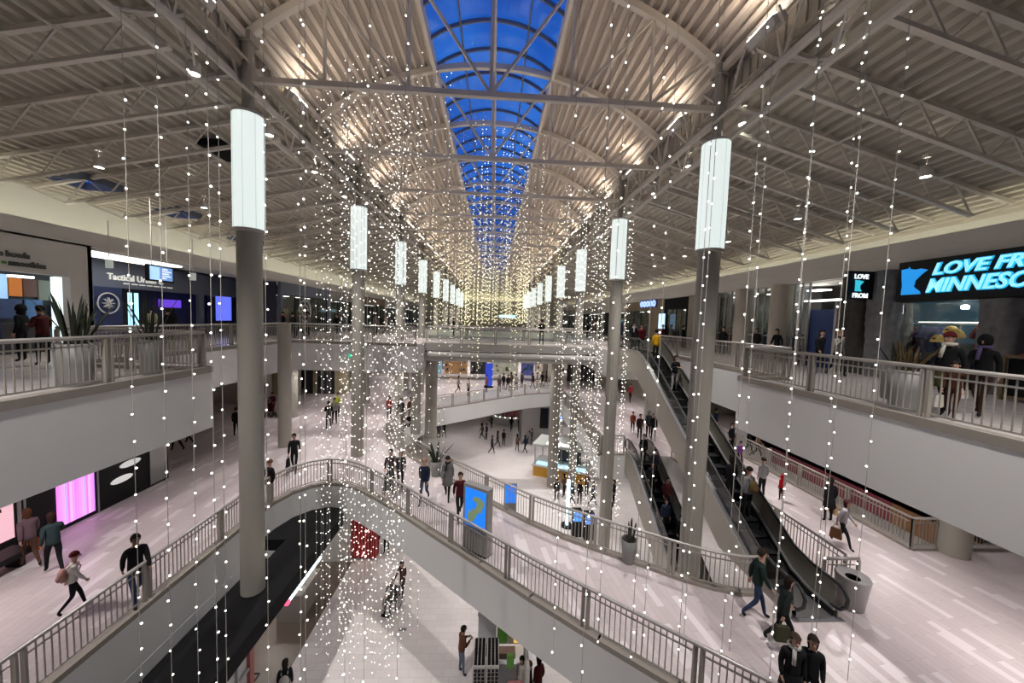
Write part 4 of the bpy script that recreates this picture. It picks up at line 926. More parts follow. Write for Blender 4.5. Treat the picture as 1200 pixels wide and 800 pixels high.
# ------------------------------------------------------------------ escalators
def escalator(x0, x1, ya, za, yb, zb, label, top_land=2.4, bot_land=1.6, bridge_y=None):
    """climbs away from the camera from (ya, za) to (yb, zb)"""
    r = empty('escalator', (x0, ya, za), label, 'escalator')
    sl = (zb-za)/(yb-ya); cx = (x0+x1)/2
    def prof(up, dn):          # side profile along the run
        return [(ya-bot_land, za+up), (ya-.6, za+up), (ya, za+up+.12), (yb-.5, zb+up-.18), (yb+.2, zb+up+.02), (yb+top_land, zb+up), ]
    top = prof(.22, 0); bot = [(yb+top_land, zb-.95), (yb+.35, zb-.95), (ya+1.55, za), (ya-bot_land, za)] if za <= 5.7 and za != 0 else [(yb+top_land, zb-.95), (yb+.35, zb-.95), (ya+1.55, za), (ya-bot_land, za)]
    def side(x, w, m_, nm, tp, bt):
        o = tp+bt; n = len(o); b = MB()
        A = [(x, p[0], p[1]) for p in o]; B = [(x+w, p[0], p[1]) for p in o]; t = tessellate_polygon([[Vector((p[0], p[1], 0)) for p in o]])
        b.add(A, t); b.add(B, [q[::-1] for q in t]); b.add(A+B, [(i, (i+1) % n, n+(i+1) % n, n+i) for i in range(n)]); return b.build(nm, m_, r)
    side(x0, .05, M_tan, 'side_cladding', top, bot); side(x1-.05, .05, M_tan, 'side_cladding', top, bot)
    # underside
    b = MB(); q = bot
    for i in range(len(q)-1): b.add([(x0, *q[i]), (x1, *q[i]), (x1, *q[i+1]), (x0, *q[i+1])], [(0, 1, 2, 3)])
    b.build('underside_cladding', M_tan, r)
    for x in (x0, x1):
        s = 1 if x == x0 else -1
        b = MB(); tp = prof(.24, 0)
        for a, c in zip(tp[:-1], tp[1:]): b.bar((x+s*.09, a[0], a[1]), (x+s*.09, c[0], c[1]), .2, .05)
        b.build('deck_strip', M_steel, r)
        xb = x+s*.11; g0 = prof(.26, 0); g1 = prof(.9, 0)
        g1[0] = (g1[0][0]+.1, g1[0][1]); 
        b = MB(); n = len(g0); A = [(xb-.006, *p) for p in g0+g1[::-1]]; B = [(xb+.006, *p) for p in g0+g1[::-1]]; t = tessellate_polygon([[Vector((p[1], p[2], 0)) for p in A]])
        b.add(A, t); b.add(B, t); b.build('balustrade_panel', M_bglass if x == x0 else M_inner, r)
        hr = prof(.93, 0); y_, z_ = hr[0]; pts = [(xb, y_+.15, z_-.68), (xb, y_-.1, z_-.62), (xb, y_-.26, z_-.42), (xb, y_-.28, z_-.22), (xb, y_-.16, z_-.05)]
        pts += [(xb, *p) for p in hr]; ye, ze = hr[-1]; pts += [(xb, ye+.2, ze-.08), (xb, ye+.3, ze-.3), (xb, ye+.24, ze-.55), (xb, ye, ze-.68)]
        b = MB(); b.tube(pts, .042, 8); b.build('handrail', M_rubber, r, True)
        b = MB(); sk_ = prof(.05, 0)
        b.add([(xb+s*.06, *p) for p in sk_+prof(.24, 0)[::-1]], tessellate_polygon([[Vector((p[0], p[1], 0)) for p in sk_+prof(.24, 0)[::-1]]])); b.build('skirt_panel', M_black, r)
    n = int((yb-ya)/.42)
    for k in range(n):
        y = ya+(yb-ya)*k/n; z = za+(zb-za)*(k+1)/n-.05; st = (yb-ya)/n
        b = MB(); b.box(x0+.19, x1-.19, y, y+st, z-.04, z); b.box(x0+.19, x1-.19, y, y+.03, z-(zb-za)/n, z)
        for j in range(7): xx = x0+.25+(x1-x0-.5)*j/6; b.box(xx-.02, xx+.02, y+.02, y+st-.02, z, z+.008)
        b.build('step', M_step, r)
    b = MB(); b.box(x0+.19, x1-.19, ya-bot_land, ya+.02, za+.0, za+.03); b.build('comb_plate', M_steel, r)
    b = MB(); b.box(x0+.19, x1-.19, yb, yb+top_land, zb-.02, zb+.012); b.build('comb_plate', M_steel, r)
    return r
escalator(7.72, 9.05, 9.75, Z2, 18.9, Z3, 'upper escalator climbing from the middle floor beside the litter bin to the upper floor', 2.9, 1.35)
escalator(7.5, 8.85, 10.0, Z1, 18.7, Z2, 'lower escalator passing beneath the upper one, crowded with riders', .72, 1.6)
mb_box('entry_plate', mat('dark_plate', (.13, .13, .135), .5), (7.75, 9.1, 8.28, 9.2, Z2, Z2+.012), label='dark grey metal floor plate at the foot of the upper escalator', cat='floor plate')
mb_box('landing_block', M_fascia, (7.15, 9.9, 19.42, 19.5, 4.3, Z2-.02), label='pale face of the landing at the top of the lower escalator', cat='landing face')
# ------------------------------------------------------------------ things on the floors
def bin_():
    r = empty('litter_bin', (9.74, 8.78, Z2), 'big grey tapered litter bin with a dark round opening on top', 'litter bin')
    b = MB(); b.lathe([(.25, 0), (.28, .02), (.365, .76), (.38, .83), (.365, .87), (.34, .88)], n=36); b.build('body', mat('bin_grey', (.40, .39, .385), .4), r, True, world=False)
    b = MB(); b.lathe([(.34, .88), (.31, .86), (.16, .81)], n=36); b.build('rim_top', mat('bin_top', (.48, .47, .46), .35), r, True, world=False)
    b = MB(); b.lathe([(.16, .81), (.15, .5), (0, .48)], n=24); b.build('opening', M_matte, r, world=False)
bin_()
def leaf(b, base, ang, tilt, h, w, rnd):
    d = Vector((math.cos(ang)*math.sin(tilt), math.sin(ang)*math.sin(tilt), math.cos(tilt))); sd = Vector((-math.sin(ang), math.cos(ang), 0)); tw = rnd.uniform(-.6, .6)
    sd = (sd*math.cos(tw)+d.cross(sd)*math.sin(tw)); nm = d.cross(sd)
    vs = []; N = 7
    for i in range(N+1):
        t = i/N; ww = w*(.55+1.2*t)*(1-t)**.55 if t > 0 else w*.45; c = Vector(base)+d*h*t+Vector((d.x, d.y, 0))*h*.25*t*t
        vs += [c-sd*ww+nm*ww*.25, c, c+sd*ww+nm*ww*.25, c-nm*.006]
    fs = []
    for i in range(N):
        for k in range(4): fs.append((4*i+k, 4*i+(k+1) % 4, 4*i+4+(k+1) % 4, 4*i+4+k))
    b.add(vs, fs)
def planter(x, y, z, r0, r1, h, lh, label, n=16, ml=None, spread=.3, seed=1, w=.055):
    r = empty('planter', (x, y, z), label, 'potted plant'); rnd = random.Random(seed)
    b = MB(); b.lathe([(r0*.96, 0), (r0, .03), ((r0+r1)/2*1.03, h*.5), (r1, h), (r1*.9, h), (r1*.88, h-.06)], n=32); b.build('pot', M_pot, r, True, world=False)
    b = MB(); b.lathe([(r1*.89, h-.06), (0, h-.05)], n=24); b.build('soil', M_soil, r, world=False)
    for k in range(n):
        b = MB(); a = rnd.random()*2*PI; q = rnd.random()*r1*.6; leaf(b, (q*math.cos(a), q*math.sin(a), h-.06), a, rnd.uniform(.02, spread), lh*rnd.uniform(.6, 1.05), w, rnd)
        b.build('leaf', ml or M_leaf, r, world=False)
planter(-9.1, 8.3, Z3, .27, .31, .92, 1.15, 'tall grey planter with a snake plant, left one behind the upper left rail', 26, seed=2, spread=.5, w=.033)
planter(-8.95, 9.9, Z3, .19, .28, .92, 1.25, 'tall grey planter with snake plant, right one near the end of the upper left rail', 18, seed=5, spread=.35, w=.03)
planter(9.3, 7.6, Z3, .28, .34, .92, .75, 'grey planter with reddish and green blades behind the upper right rail', 26, M_leaf2, .6, 8, .02)
planter(10.6, 8.9, Z3, .3, .38, .9, .7, 'grey planter with dark blades farther behind the upper right rail', 16, None, .6, 9, .025)
planter(4.35, 10.55, Z2, .17, .24, .74, .62, 'narrow grey planter with a snake plant by the far rail of the diagonal bridge', 12, seed=3, spread=.25, w=.045)
planter(-2.5, 16.55, Z2, .2, .26, .7, 1.0, 'planter with a spiky dark plant behind the walkers on the diagonal bridge', 14, seed=12, spread=.6)
def totem():
    r = empty('advertising_totem', (-.34, 11.05, Z2), 'grey advertising totem with a bright blue screen on the diagonal bridge', 'advertising totem', rz=-.62)
    def bx(n, m_, *a, p=r): b = MB(); b.box(*a); return b.build(n, m_, p, world=False)
    bx('body', mat('totem_grey', (.27, .26, .25), .45), -.48, .48, -.13, .13, .05, 2.15); bx('foot', M_black, -.46, .46, -.15, .15, 0, .05)
    s = bx('screen', mat('screen_blue', (.02, .25, .9), .3, emit=(.01, .14, .62), es=.62, noise=0), -.40, .40, -.145, -.13, .85, 2.05)
    b = MB()
    rnd = random.Random(4)
    for k in range(6): cx_, cz_ = -.12+.07*k, 1.1+.12*k; b.ball((cx_+rnd.uniform(-.05, .05), -.146, cz_), .13, .006, .09+.03*rnd.random(), n=10, m=6)
    b.ball((.1, -.146, 1.75), .2, .006, .1); b.ball((-.2, -.146, 1.15), .08, .006, .2)
    b.build('screen_picture', mat('screen_olive', (.2, .25, .12), .5, emit=(.10, .14, .08), es=.6), s, world=False)
totem()
r = empty('rail_screen', (.6, 13.45, Z2), 'small bright blue screen standing by the far rail of the diagonal bridge', 'screen')
mb_box('screen', mat('screen_blue', (.02, .25, .9)), (.62, 1.02, 13.42, 13.44, Z2+.35, Z2+1.05), r); mb_box('casing', M_greyp, (.58, 1.06, 13.44, 13.52, Z2, Z2+1.1), r)
mb_box('floor_vent', mat('vent_grey', (.2, .2, .2), .5), (-3.55, -3.25, 14.35, 14.5, 0, .012), label='small dark floor grille near the kiosk on the ground floor', cat='floor grille')
# ceiling downlights below the slabs: added fill fixtures that brighten the floors under them
def fill_downlights(z, pts, power, where, lvl, col=(1, .94, .92)):
    me = None
    for k, (x, y) in enumerate(pts):
        if me is None:
            b = MB(); b.lathe([(0, 0), (.14, 0)], n=18); b.lathe([(.14, -.01), (.18, -.012), (.18, 0)], n=18); me = b.mesh('downlight', M_down)
        o = bpy.data.objects.new('added_fill_downlight', me); COL.objects.link(o); o.location = (x, y, z-.015)
        tag(o, 'added round fill downlight in the %s' % where, 'downlight', 'recessed downlights in the %s' % where)
        light('SPOT', (x, y, z-.06), power*(1.45 if x > 11 and y < 9 else 1), col, .15, spot=2.7, blend=1, target=(x, y, z-5))
fill_downlights(9.5, [(-11.5, 4), (-11.5, 8.5), (-12.5, 25.5), (-8, 25.5), (-12, 32), (-9.5, 38), (-12, 44), (-5.8, 27)], 260, 'soffit under the upper left floor', 2)
fill_downlights(9.5, [(12, 2), (12, 6.5), (12, 11), (12, 15.5), (12, 20), (9.5, 25), (12, 30), (9.5, 36), (17, 14), (17, 20)], 260, 'soffit under the upper right floor', 2)
fill_downlights(4.25, [(-10, 13), (-10, 17), (0, 34.5), (8.5, 33), (12, 20), (12, 26), (-4, 38), (3, 46), (9, 42), (-2, 52), (11.5, 14), (8, 25)], 150, 'soffit under the middle floor', 1)
fill_downlights(9.5, [(-4, 50), (4, 54)], 300, 'soffit at the back of the middle floor', 2)
fill_downlights(9.95, [(-2, 27.5), (3, 27.5)], 300, 'soffit of the upper bridge', 2)
# light thrown by the ceiling spotlights
for k in range(8):
    for x in (-7.3, 6.9):
        light('SPOT', (x, (6.6+8.2*k if k else 3.2), 18.45), 2300, (1, .95, .91), .12, spot=1.6, blend=1, target=(x*.55, 8.2+8.2*k, 0))
for x, y in ((-12.3, 5), (-12.3, 13), (-12.3, 22), (-12.3, 33), (-12.3, 46), (11.3, 4), (11.3, 12), (11.3, 20), (11.3, 31), (11.3, 44)):
    light('SPOT', (x, y, (zl(x) if x < 0 else zr(x))-1.3), 460, (1, .95, .92), .12, spot=1.7, blend=1, target=(x, y+.5, 0))
# ------------------------------------------------------------------ people
def skin_mesh(V, E, R, sub=1):
    me = bpy.data.meshes.new('sk'); me.from_pydata(V, E, []); ob = bpy.data.objects.new('sk', me); COL.objects.link(ob)
    md = ob.modifiers.new('s', 'SKIN'); md.branch_smoothing = .6
    for i, rr in enumerate(R):
        s = me.skin_vertices[0].data[i]; s.radius = rr if isinstance(rr, tuple) else (rr, rr); s.use_root = (i == 0)
    if sub: m2 = ob.modifiers.new('u', 'SUBSURF'); m2.levels = sub; m2.render_levels = sub
    dg = bpy.context.evaluated_depsgraph_get(); ev = ob.evaluated_get(dg); em = ev.to_mesh()
    vs = [tuple(v.co) for v in em.vertices]; fs = [tuple(p.vertices) for p in em.polygons]; ev.to_mesh_clear()
    bpy.data.objects.remove(ob); bpy.data.meshes.remove(me); return vs, fs
def seg_dist(p, a, c):
    ab = c-a; t = max(0, min(1, (p-a).dot(ab)/max(1e-9, ab.dot(ab)))); return (p-a-ab*t).length
POSES = {   # knee/foot of each leg (y forward), elbow/hand of each arm; lean of the torso
    'stand': dict(l=[(-.10, .02, .50), (-.11, 0, .08)], r=[(.10, .03, .50), (.12, .02, .08)], la=[(-.192, -.03, 1.14), (-.19, .05, .89)], ra=[(.192, -.03, 1.14), (.19, .05, .89)], lean=0),
    'walk': dict(l=[(-.08, .15, .52), (-.08, .24, .09)], r=[(.08, -.01, .50), (.08, -.29, .16)], la=[(-.192, -.11, 1.16), (-.20, -.12, .90)], ra=[(.192, .06, 1.15), (.185, .20, .93)], lean=.03),
    'stride': dict(l=[(-.08, -.01, .50), (-.08, -.33, .21)], r=[(.08, .18, .53), (.08, .29, .09)], la=[(-.192, .06, 1.15), (-.19, .22, .95)], ra=[(.192, -.11, 1.16), (.195, -.14, .91)], lean=.04),
    'phone': dict(l=[(-.10, .03, .50), (-.12, 0, .08)], r=[(.10, .03, .50), (.13, .04, .08)], la=[(-.205, .02, 1.15), (-.10, .27, 1.20)], ra=[(.205, .02, 1.15), (.08, .28, 1.22)], lean=.03),
    'push': dict(l=[(-.09, .14, .52), (-.09, .18, .08)], r=[(.09, 0, .50), (.09, -.25, .13)], la=[(-.21, .06, 1.16), (-.19, .33, 1.06)], ra=[(.21, .06, 1.16), (.19, .33, 1.06)], lean=.07),
    'face': dict(l=[(-.09, .18, .53), (-.09, .28, .09)], r=[(.09, -.02, .50), (.09, -.30, .17)], la=[(-.192, -.06, 1.16), (-.21, 0, .92)], ra=[(.21, .12, 1.17), (.06, .17, 1.42)], lean=.03),
    'sit': dict(l=[(-.11, .42, .58), (-.12, .44, .14)], r=[(.11, .42, .58), (.12, .44, .14)], la=[(-.25, .05, .98), (-.2, .30, .80)], ra=[(.25, .05, .98), (.2, .30, .80)], lean=0, drop=.33),
}
CACHE = {}
def figure(pose):
    if pose in CACHE: return CACHE[pose]
    q = POSES[pose]; ln = q['lean']; dz = -q.get('drop', 0)
    def up(p): return (p[0], p[1]+ln*max(0, (p[2]-.9))*2, p[2]+(dz if p[2] > .7 and pose == 'sit' and False else 0))
    T = dz
    V = [(0, 0, .93+T), (0, ln*.4, 1.10+T), (0, ln*.9, 1.30+T), (0, ln*1.2, 1.43+T), (0, ln*1.4+.01, 1.51+T), (0, ln*1.5+.02, 1.575+T), (0, ln*1.6+.025, 1.655+T), (0, ln*1.6+.015, 1.715+T)]
    R = [(.125, .105), (.115, .095), (.135, .105), (.085, .075), .052, (.068, .08), (.078, .098), (.058, .07)]
    E = [(i, i+1) for i in range(7)]
    def add(p, r, par): V.append(p); R.append(r); E.append((par, len(V)-1)); return len(V)-1
    seg = {}
    for s, sx in (('l', -1), ('r', 1)):
        k, f = q[s]; h = add((sx*.095, 0, .86+T), .088, 0); kn = add(k, .058, h); an = add(f, .038, kn)
        toe = .11 if f[2] < .12 else .07
        zt = f[2]-.045 if f[2] < .12 else f[2]-.10
        add((f[0]+sx*.012, f[1]+toe, max(.03, zt)), (.042, .03), an); seg[s] = (h, kn, an, len(V)-1)
    for s, sx in (('la', -1), ('ra', 1)):
        e_, w = q[s]; w = (w[0], w[1], w[2]); e_ = (e_[0], e_[1]+ln, e_[2]); w = (w[0], w[1]+ln, w[2])
        if pose != 'sit': pass
        sh = add((sx*.155, ln*1.1, 1.40+T), .055, 3); el = add(e_, .043, sh); wr = add(w, .027, el)
        d = (Vector(w)-Vector(e_)).normalized(); add(tuple(Vector(w)+d*.06), (.034, .02), wr); seg[s] = (sh, el, wr, len(V)-1)
    vs, fs = skin_mesh(V, E, R, 1)
    Vv = [Vector(v) for v in V]
    def mi_of(c):
        best = None
        zones = [(0, [(5, 6), (6, 7), (4, 5)]), (3, [(0, 1), (1, 2), (2, 3)]), (1, []), (2, [])]
        for s in ('l', 'r'): h, kn, an, to = seg[s]; zones[2][1].extend([(h, kn), (kn, an)]); zones[3][1].append((an, to))
        for s in ('la', 'ra'): sh, el, wr, ha = seg[s]; zones[1][1].extend([(sh, el), (el, wr)]); zones[0][1].append((wr, ha))
        zones[2][1].append((0, seg['l'][0])); zones[2][1].append((0, seg['r'][0]))
        for m_, ss in zones:
            for a, c2 in ss:
                d = seg_dist(c, Vv[a], Vv[c2])
                if best is None or d < best[0]: best = (d, m_)
        return best[1]
    b = MB(); b.add(vs, fs)
    for i, f in enumerate(fs):
        c = sum((Vector(vs[k]) for k in f), Vector())/len(f); b.mi[i] = mi_of(c)
    hc = Vector(V[6])
    # face: nose, dark eyes, ears, lips; hands: five fingers each
    b.ball((0, hc.y+.103, hc.z-.03), .014, .024, .028, 8, 5, 0)
    for s in (-1, 1):
        b.ball((s*.031, hc.y+.086, hc.z+.002), .013, .010, .008, 7, 4, 4); b.ball((s*.080, hc.y-.005, hc.z-.015), .012, .022, .034, 7, 5, 0)
    b.ball((0, hc.y+.092, hc.z-.068), .026, .010, .007, 8, 4, 5)
    for s in ('la', 'ra'):
        wr = Vv[seg[s][2]]; ha = Vv[seg[s][3]]; d = (ha-wr).normalized(); sx = -1 if s == 'la' else 1
        acr = Vector((0, 1, 0)) if abs(d.y) < .8 else Vector((1, 0, 0)); acr = (acr-d*acr.dot(d)).normalized(); inn = Vector((-sx, 0, 0)) if abs(d.y) < .8 else Vector((0, 0, -1))
        inn = (inn-d*inn.dot(d)); inn = inn.normalized() if inn.length > .1 else Vector((0, 0, -1))
        for k, ln_ in enumerate((.062, .074, .070, .055)):
            o = ha+acr*(.027-.018*k); b.tube([o-d*.01, o+d*ln_*.45+inn*.006, o+d*ln_*.8+inn*.022, o+d*ln_*.95+inn*.038], [.0095, .009, .008, .006], 6, 0)
        o = wr+d*.025+acr*.026; b.tube([o, o+acr*.022+d*.02+inn*.01, o+acr*.028+d*.05+inn*.022], [.011, .010, .008], 6, 0)
    dummy = [M_matte]*6
    body = b.mesh('body', dummy, True)
    # jacket: follows torso and sleeves, ends at hips, cuffs and collar
    J = [(0, 0, .84+T), (0, ln*.2, .98+T), (0, ln*.5, 1.12+T), (0, ln*.9, 1.30+T), (0, ln*1.2, 1.43+T), (0, ln*1.35, 1.50+T)]
    JR = [(.165, .13), (.155, .125), (.15, .12), (.165, .13), (.12, .10), (.07, .07)]; JE = [(i, i+1) for i in range(5)]
    for s, sx in (('la', -1), ('ra', 1)):
        n = len(J); J += [(sx*.158, ln*1.1, 1.40+T), tuple(Vv[seg[s][1]]), tuple(Vv[seg[s][1]].lerp(Vv[seg[s][2]], .93))]; JR += [.068, .056, .044]; JE += [(4, n), (n, n+1), (n+1, n+2)]
    jv, jf = skin_mesh(J, JE, JR, 1); b = MB(); b.add(jv, jf); jk = b.mesh('jacket', dummy[:1], True)
    # hair, short and long; knit cap; hood
    def hair(kind):
        b = MB(); c = (0, hc.y-.012, hc.z+.02)
        rx, ry, rz = .094, .112, .112
        n, m_ = 16, 12; vs = []; 
        for i in range(m_+1):
            t = -PI/2+PI*i/m_
            for k in range(n):
                a = 2*PI*k/n; x, y, z = math.cos(t)*math.cos(a), math.cos(t)*math.sin(a), math.sin(t)
                low = -.15 if y > .25 else (-.75 if kind != 'long' else -2.6)
                if kind == 'cap': low = .05 if y > .2 else -.1
                if y > .25 and kind != 'cap': low = .42
                zz = max(z, low) if kind != 'long' or y > .1 else (z if z > 0 else z*2.4)
                wob = 1+(.03*math.sin(7*a+5*t) if kind != 'cap' else 0)
                vs.append((c[0]+x*rx*wob*(1.05 if kind == 'cap' else 1), c[1]+y*ry*wob, c[2]+zz*rz*(1.12 if kind == 'cap' else 1)))
        fs = [(i*n+k, i*n+(k+1) % n, (i+1)*n+(k+1) % n, (i+1)*n+k) for i in range(m_) for k in range(n)]
        b.add(vs, fs); return b.mesh('hair', dummy[:1], True)
    def hood():
        b = MB(); b.ball((0, hc.y-.03, hc.z+.0), .115, .125, .15, 16, 10); b.ball((0, hc.y-.03, hc.z-.14), .10, .11, .07, 12, 6); return b.mesh('hood', dummy[:1], True)
    def scarf():
        b = MB(); pts = [(.085*math.cos(a*PI/6), hc.y-.03+.085*math.sin(a*PI/6), hc.z-.135) for a in range(13)]; b.tube(pts, .035, 8); b.bar((.03, hc.y+.07, hc.z-.14), (.05, hc.y+.13, hc.z-.42), .06, .03); return b.mesh('scarf', dummy[:1], True)
    hand = Vv[seg['ra'][3]]
    def bag():
        b = MB(); x, y, z = hand.x+.02, hand.y, hand.z-.06
        b.add([(x-.07, y-.17, z-.45), (x+.07, y-.17, z-.45), (x+.07, y+.17, z-.45), (x-.07, y+.17, z-.45), (x-.05, y-.14, z-.10), (x+.05, y-.14, z-.10), (x+.05, y+.14, z-.10), (x-.05, y+.14, z-.10)], [(0, 3, 2, 1), (4, 5, 6, 7), (0, 1, 5, 4), (1, 2, 6, 5), (2, 3, 7, 6), (3, 0, 4, 7)])
        b.tube([(x, y-.1, z-.10), (x, y-.06, z+.02), (x, y+.06, z+.02), (x, y+.1, z-.10)], .008, 5); return b.mesh('bag', dummy[:1])
    def pack():
        b = MB(); b.ball((0, -.19+ln*.5, 1.18+T), .15, .10, .21, 14, 8); b.ball((0, -.27+ln*.5, 1.12+T), .10, .05, .10, 12, 6)
        for s in (-1, 1): b.tube([(s*.09, -.12, 1.36+T), (s*.10, ln+.02, 1.49+T), (s*.11, ln+.13, 1.36+T), (s*.12, .10, 1.15+T)], .016, 6)
        return b.mesh('backpack', dummy[:1], True)
    def skirt():
        b = MB(); b.lathe([(.16, 1.0+T), (.19, .85+T), (.22, .62+T), (.192, .60+T)], n=18, sy=.85); return b.mesh('coat_skirt', dummy[:1], True)
    CACHE[pose] = dict(body=body, jacket=jk, short=hair('short'), long=hair('long'), cap=hair('cap'), hood=hood(), scarf=scarf(), bag=bag(), backpack=pack(), coat=skirt())
    return CACHE[pose]
SKIN = [mat('skin_light', (.48, .29, .21), .6), mat('skin_mid', (.30, .17, .11), .6), mat('skin_dark', (.11, .06, .04), .6)]
EYE = mat('eye_dark', (.03, .02, .015), .3); LIP = mat('lips', (.35, .12, .10), .6)
CLR = {}
def cloth(c):
    k = 'cloth_%d_%d_%d' % tuple(int(x*1000) for x in c); return mat(k, c, .9, noise=.12, nscale=9, spec=.12)
def inst(name, me, mats, parent):
    o = bpy.data.objects.new(name, me); COL.objects.link(o); o.parent = parent
    for i, mm in enumerate(mats):
        o.material_slots[i].link = 'OBJECT'; o.material_slots[i].material = mm
    return o
BLK, NVY, GRY, JEAN, WHT, RED, BRN, KHA = (.014, .014, .016), (.02, .028, .055), (.20, .20, .21), (.06, .09, .16), (.62, .60, .57), (.35, .02, .025), (.09, .05, .035), (.28, .22, .13)
def person(loc, rz, label, pose='stand', top=BLK, legs=BLK, hair=('short', (.03, .02, .015)), h=1.74, skin=0, extra=(), group=None, shoe=(.02, .02, .02), name='person'):
    F = figure(pose); r = empty(name, loc, label, 'child' if h < 1.3 else 'person', group, rz=math.radians(rz)); r.scale = (h/1.76*(1.06 if h < 1.3 else 1),)*2+(h/1.76,)
    sk_ = SKIN[skin]
    inst('body', F['body'], [sk_, cloth(legs), cloth(shoe), cloth(top), EYE, LIP], r)
    inst('jacket', F['jacket'], [cloth(top)], r)
    inst('hood' if hair[0] == 'hood' else 'knit_cap' if hair[0] == 'cap' else 'hair', F[hair[0]], [cloth(hair[1])], r)
    for n_, c in extra: inst({'coat': 'coat_skirt'}.get(n_, n_), F[n_], [cloth(c)], r)
    return r
def pp(px, py, z): p = at(px, py, 'z', z); return (p.x, p.y, z)
DK, LB, BL = (.02, .015, .012), (.10, .05, .025), (.35, .24, .12)
# middle floor, near left
person(pp(160, 708, Z2), 235, 'man in a black jacket and blue jeans walking beside the curved left rail', 'stride', BLK, JEAN, h=1.82, skin=1)
person(pp(86, 716, Z2), -35, 'girl in a white jacket and dark red hat with a pink backpack, near left', 'walk', WHT, BLK, ('cap', (.10, .015, .02)), h=1.45, extra=(('backpack', (.45, .25, .22)),))
person(pp(64, 672, Z2), 60, 'woman in a dark teal top and black trousers holding a hand to her mouth', 'face', (.03, .05, .055), BLK, ('long', (.03, .015, .012)), h=1.7)
person(pp(36, 664, Z2), 70, 'woman in a mauve coat with an orange bag walking by the pink poster', 'walk', (.14, .09, .11), BRN, ('long', (.09, .035, .02)), h=1.66, extra=(('bag', (.5, .12, .02)),))
person(pp(317, 590, Z2), 150, 'man in a black coat and pale trousers at the rail behind the nearest left column', 'stand', BLK, (.33, .31, .29), ('cap', (.15, .06, .04)), h=1.72)
person(pp(306, 588, Z2), 150, 'person in black half hidden behind the nearest left column', 'stand', BLK, BLK)
person(pp(345, 553, Z2), -160, 'man in black with a bag standing at the top of the curved rail', 'walk', BLK, BLK, h=1.82, extra=(('bag', BLK),))
person(pp(277, 511, Z2), 10, 'person in black walking alone left of the nearest left column', 'stand', BLK, BLK, h=1.7)
person(pp(208, 528, Z2), 80, 'person in black partly hidden by the upper left floor edge, first from the left', 'walk', BLK, BLK)
person(pp(222, 520, Z2), 80, 'person in black partly hidden by the upper left floor edge, second from the left', 'stride', BLK, BLK)
person(pp(320, 486, Z2), 190, 'person in maroon pushing a stroller by the slim grey pillar', 'push', (.12, .03, .04), BLK, h=1.65)
person(pp(385, 503, Z2), 20, 'man in black standing left of the second left column', 'phone', BLK, BLK, h=1.8)
person(pp(392, 496, Z2), 200, 'person in a black and pale top beside the man at the second left column', 'stand', (.25, .25, .25), BLK, extra=(('scarf', (.45, .5, .1)),))
person(pp(396, 488, Z2), 150, 'person in a yellow-green vest behind the pair at the second left column', 'stand', (.4, .45, .05), BLK)
person(pp(456, 491, Z2), 10, 'woman in a red jacket standing on the middle floor right of the second left column', 'stand', RED, BLK, ('long', DK), h=1.66)
person(pp(471, 497, Z2), 160, 'man in black with an outstretched arm next to the woman in red', 'push', BLK, NVY, h=1.84)
person(pp(481, 494, Z2), 200, 'person in brown behind the slim bridge pillar', 'stand', (.2, .09, .05), BLK)
# walkers on the diagonal bridge
person(pp(458, 574, Z2), 190, 'man in a dark checked shirt walking with a stroller on the diagonal bridge', 'push', (.05, .02, .03), NVY, h=1.8)
person(pp(469, 573, Z2), 195, 'woman in a dark jacket beside the man in the checked shirt on the bridge', 'walk', (.05, .05, .055), BLK, ('long', LB), h=1.7)
person(pp(497, 589, Z2), 175, 'bald man in a navy top and jeans walking along the bridge rail', 'stride', NVY, (.05, .07, .12), ('short', (.3, .18, .13)), h=1.82)
person(pp(524, 585, Z2), 180, 'woman in a grey coat with black scarf and cap on the bridge', 'walk', (.16, .16, .16), BLK, ('cap', BLK), h=1.8, extra=(('scarf', BLK), ('coat', (.16, .16, .16))))
person(pp(538, 608, Z2), 195, 'man in a dark red jacket and black jeans just left of the blue totem', 'stride', (.07, .012, .018), BLK, h=1.78)
# near right
person(pp(884, 724, Z2), -110, 'man in a dark green jacket and jeans walking at the foot of the escalator', 'walk', (.02, .035, .03), (.03, .045, .09), h=1.82)
person(pp(914, 757, Z2), -100, 'woman in dark green and black walking with a bag behind the green-jacketed man', 'stride', (.02, .028, .025), BLK, ('long', DK), h=1.68, extra=(('bag', (.05, .05, .03)),))
q_ = at(932, 744, 'z', 7.25)
person((q_.x, q_.y, Z2), 160, 'person in a black coat with a pale fur collar at the bottom of the picture', 'stand', BLK, BLK, ('long', (.05, .035, .025)), h=1.68, extra=(('scarf', (.5, .48, .45)), ('coat', BLK)))
q_ = at(953, 748, 'z', 7.2)
person((q_.x, q_.y, Z2), 150, 'person with dark hair in a black coat at the right of the bottom pair', 'stand', BLK, BLK, ('long', DK), h=1.66)
person(pp(985, 640, Z2), -150, 'woman with curly dark red hair in a grey sweater carrying a brown bag', 'stride', (.33, .31, .33), BLK, ('long', (.05, .012, .015)), h=1.66, extra=(('bag', (.12, .06, .03)),))
person(pp(970, 611, Z2), -10, 'person in a long black coat with a tan shopping bag by the right rail', 'stand', BLK, BLK, ('long', DK), h=1.74, extra=(('bag', (.42, .29, .14)), ('coat', BLK)))
person(pp(915, 586, Z2), 10, 'child in a bright red hooded jacket walking alone', 'stand', (.42, .012, .02), (.03, .01, .01), ('hood', (.42, .012, .02)), h=1.12)
person(pp(892, 583, Z2), 5, 'person in a grey hoodie and black trousers seen from behind right of the escalator', 'stand', (.27, .27, .28), BLK, ('cap', DK), h=1.76)
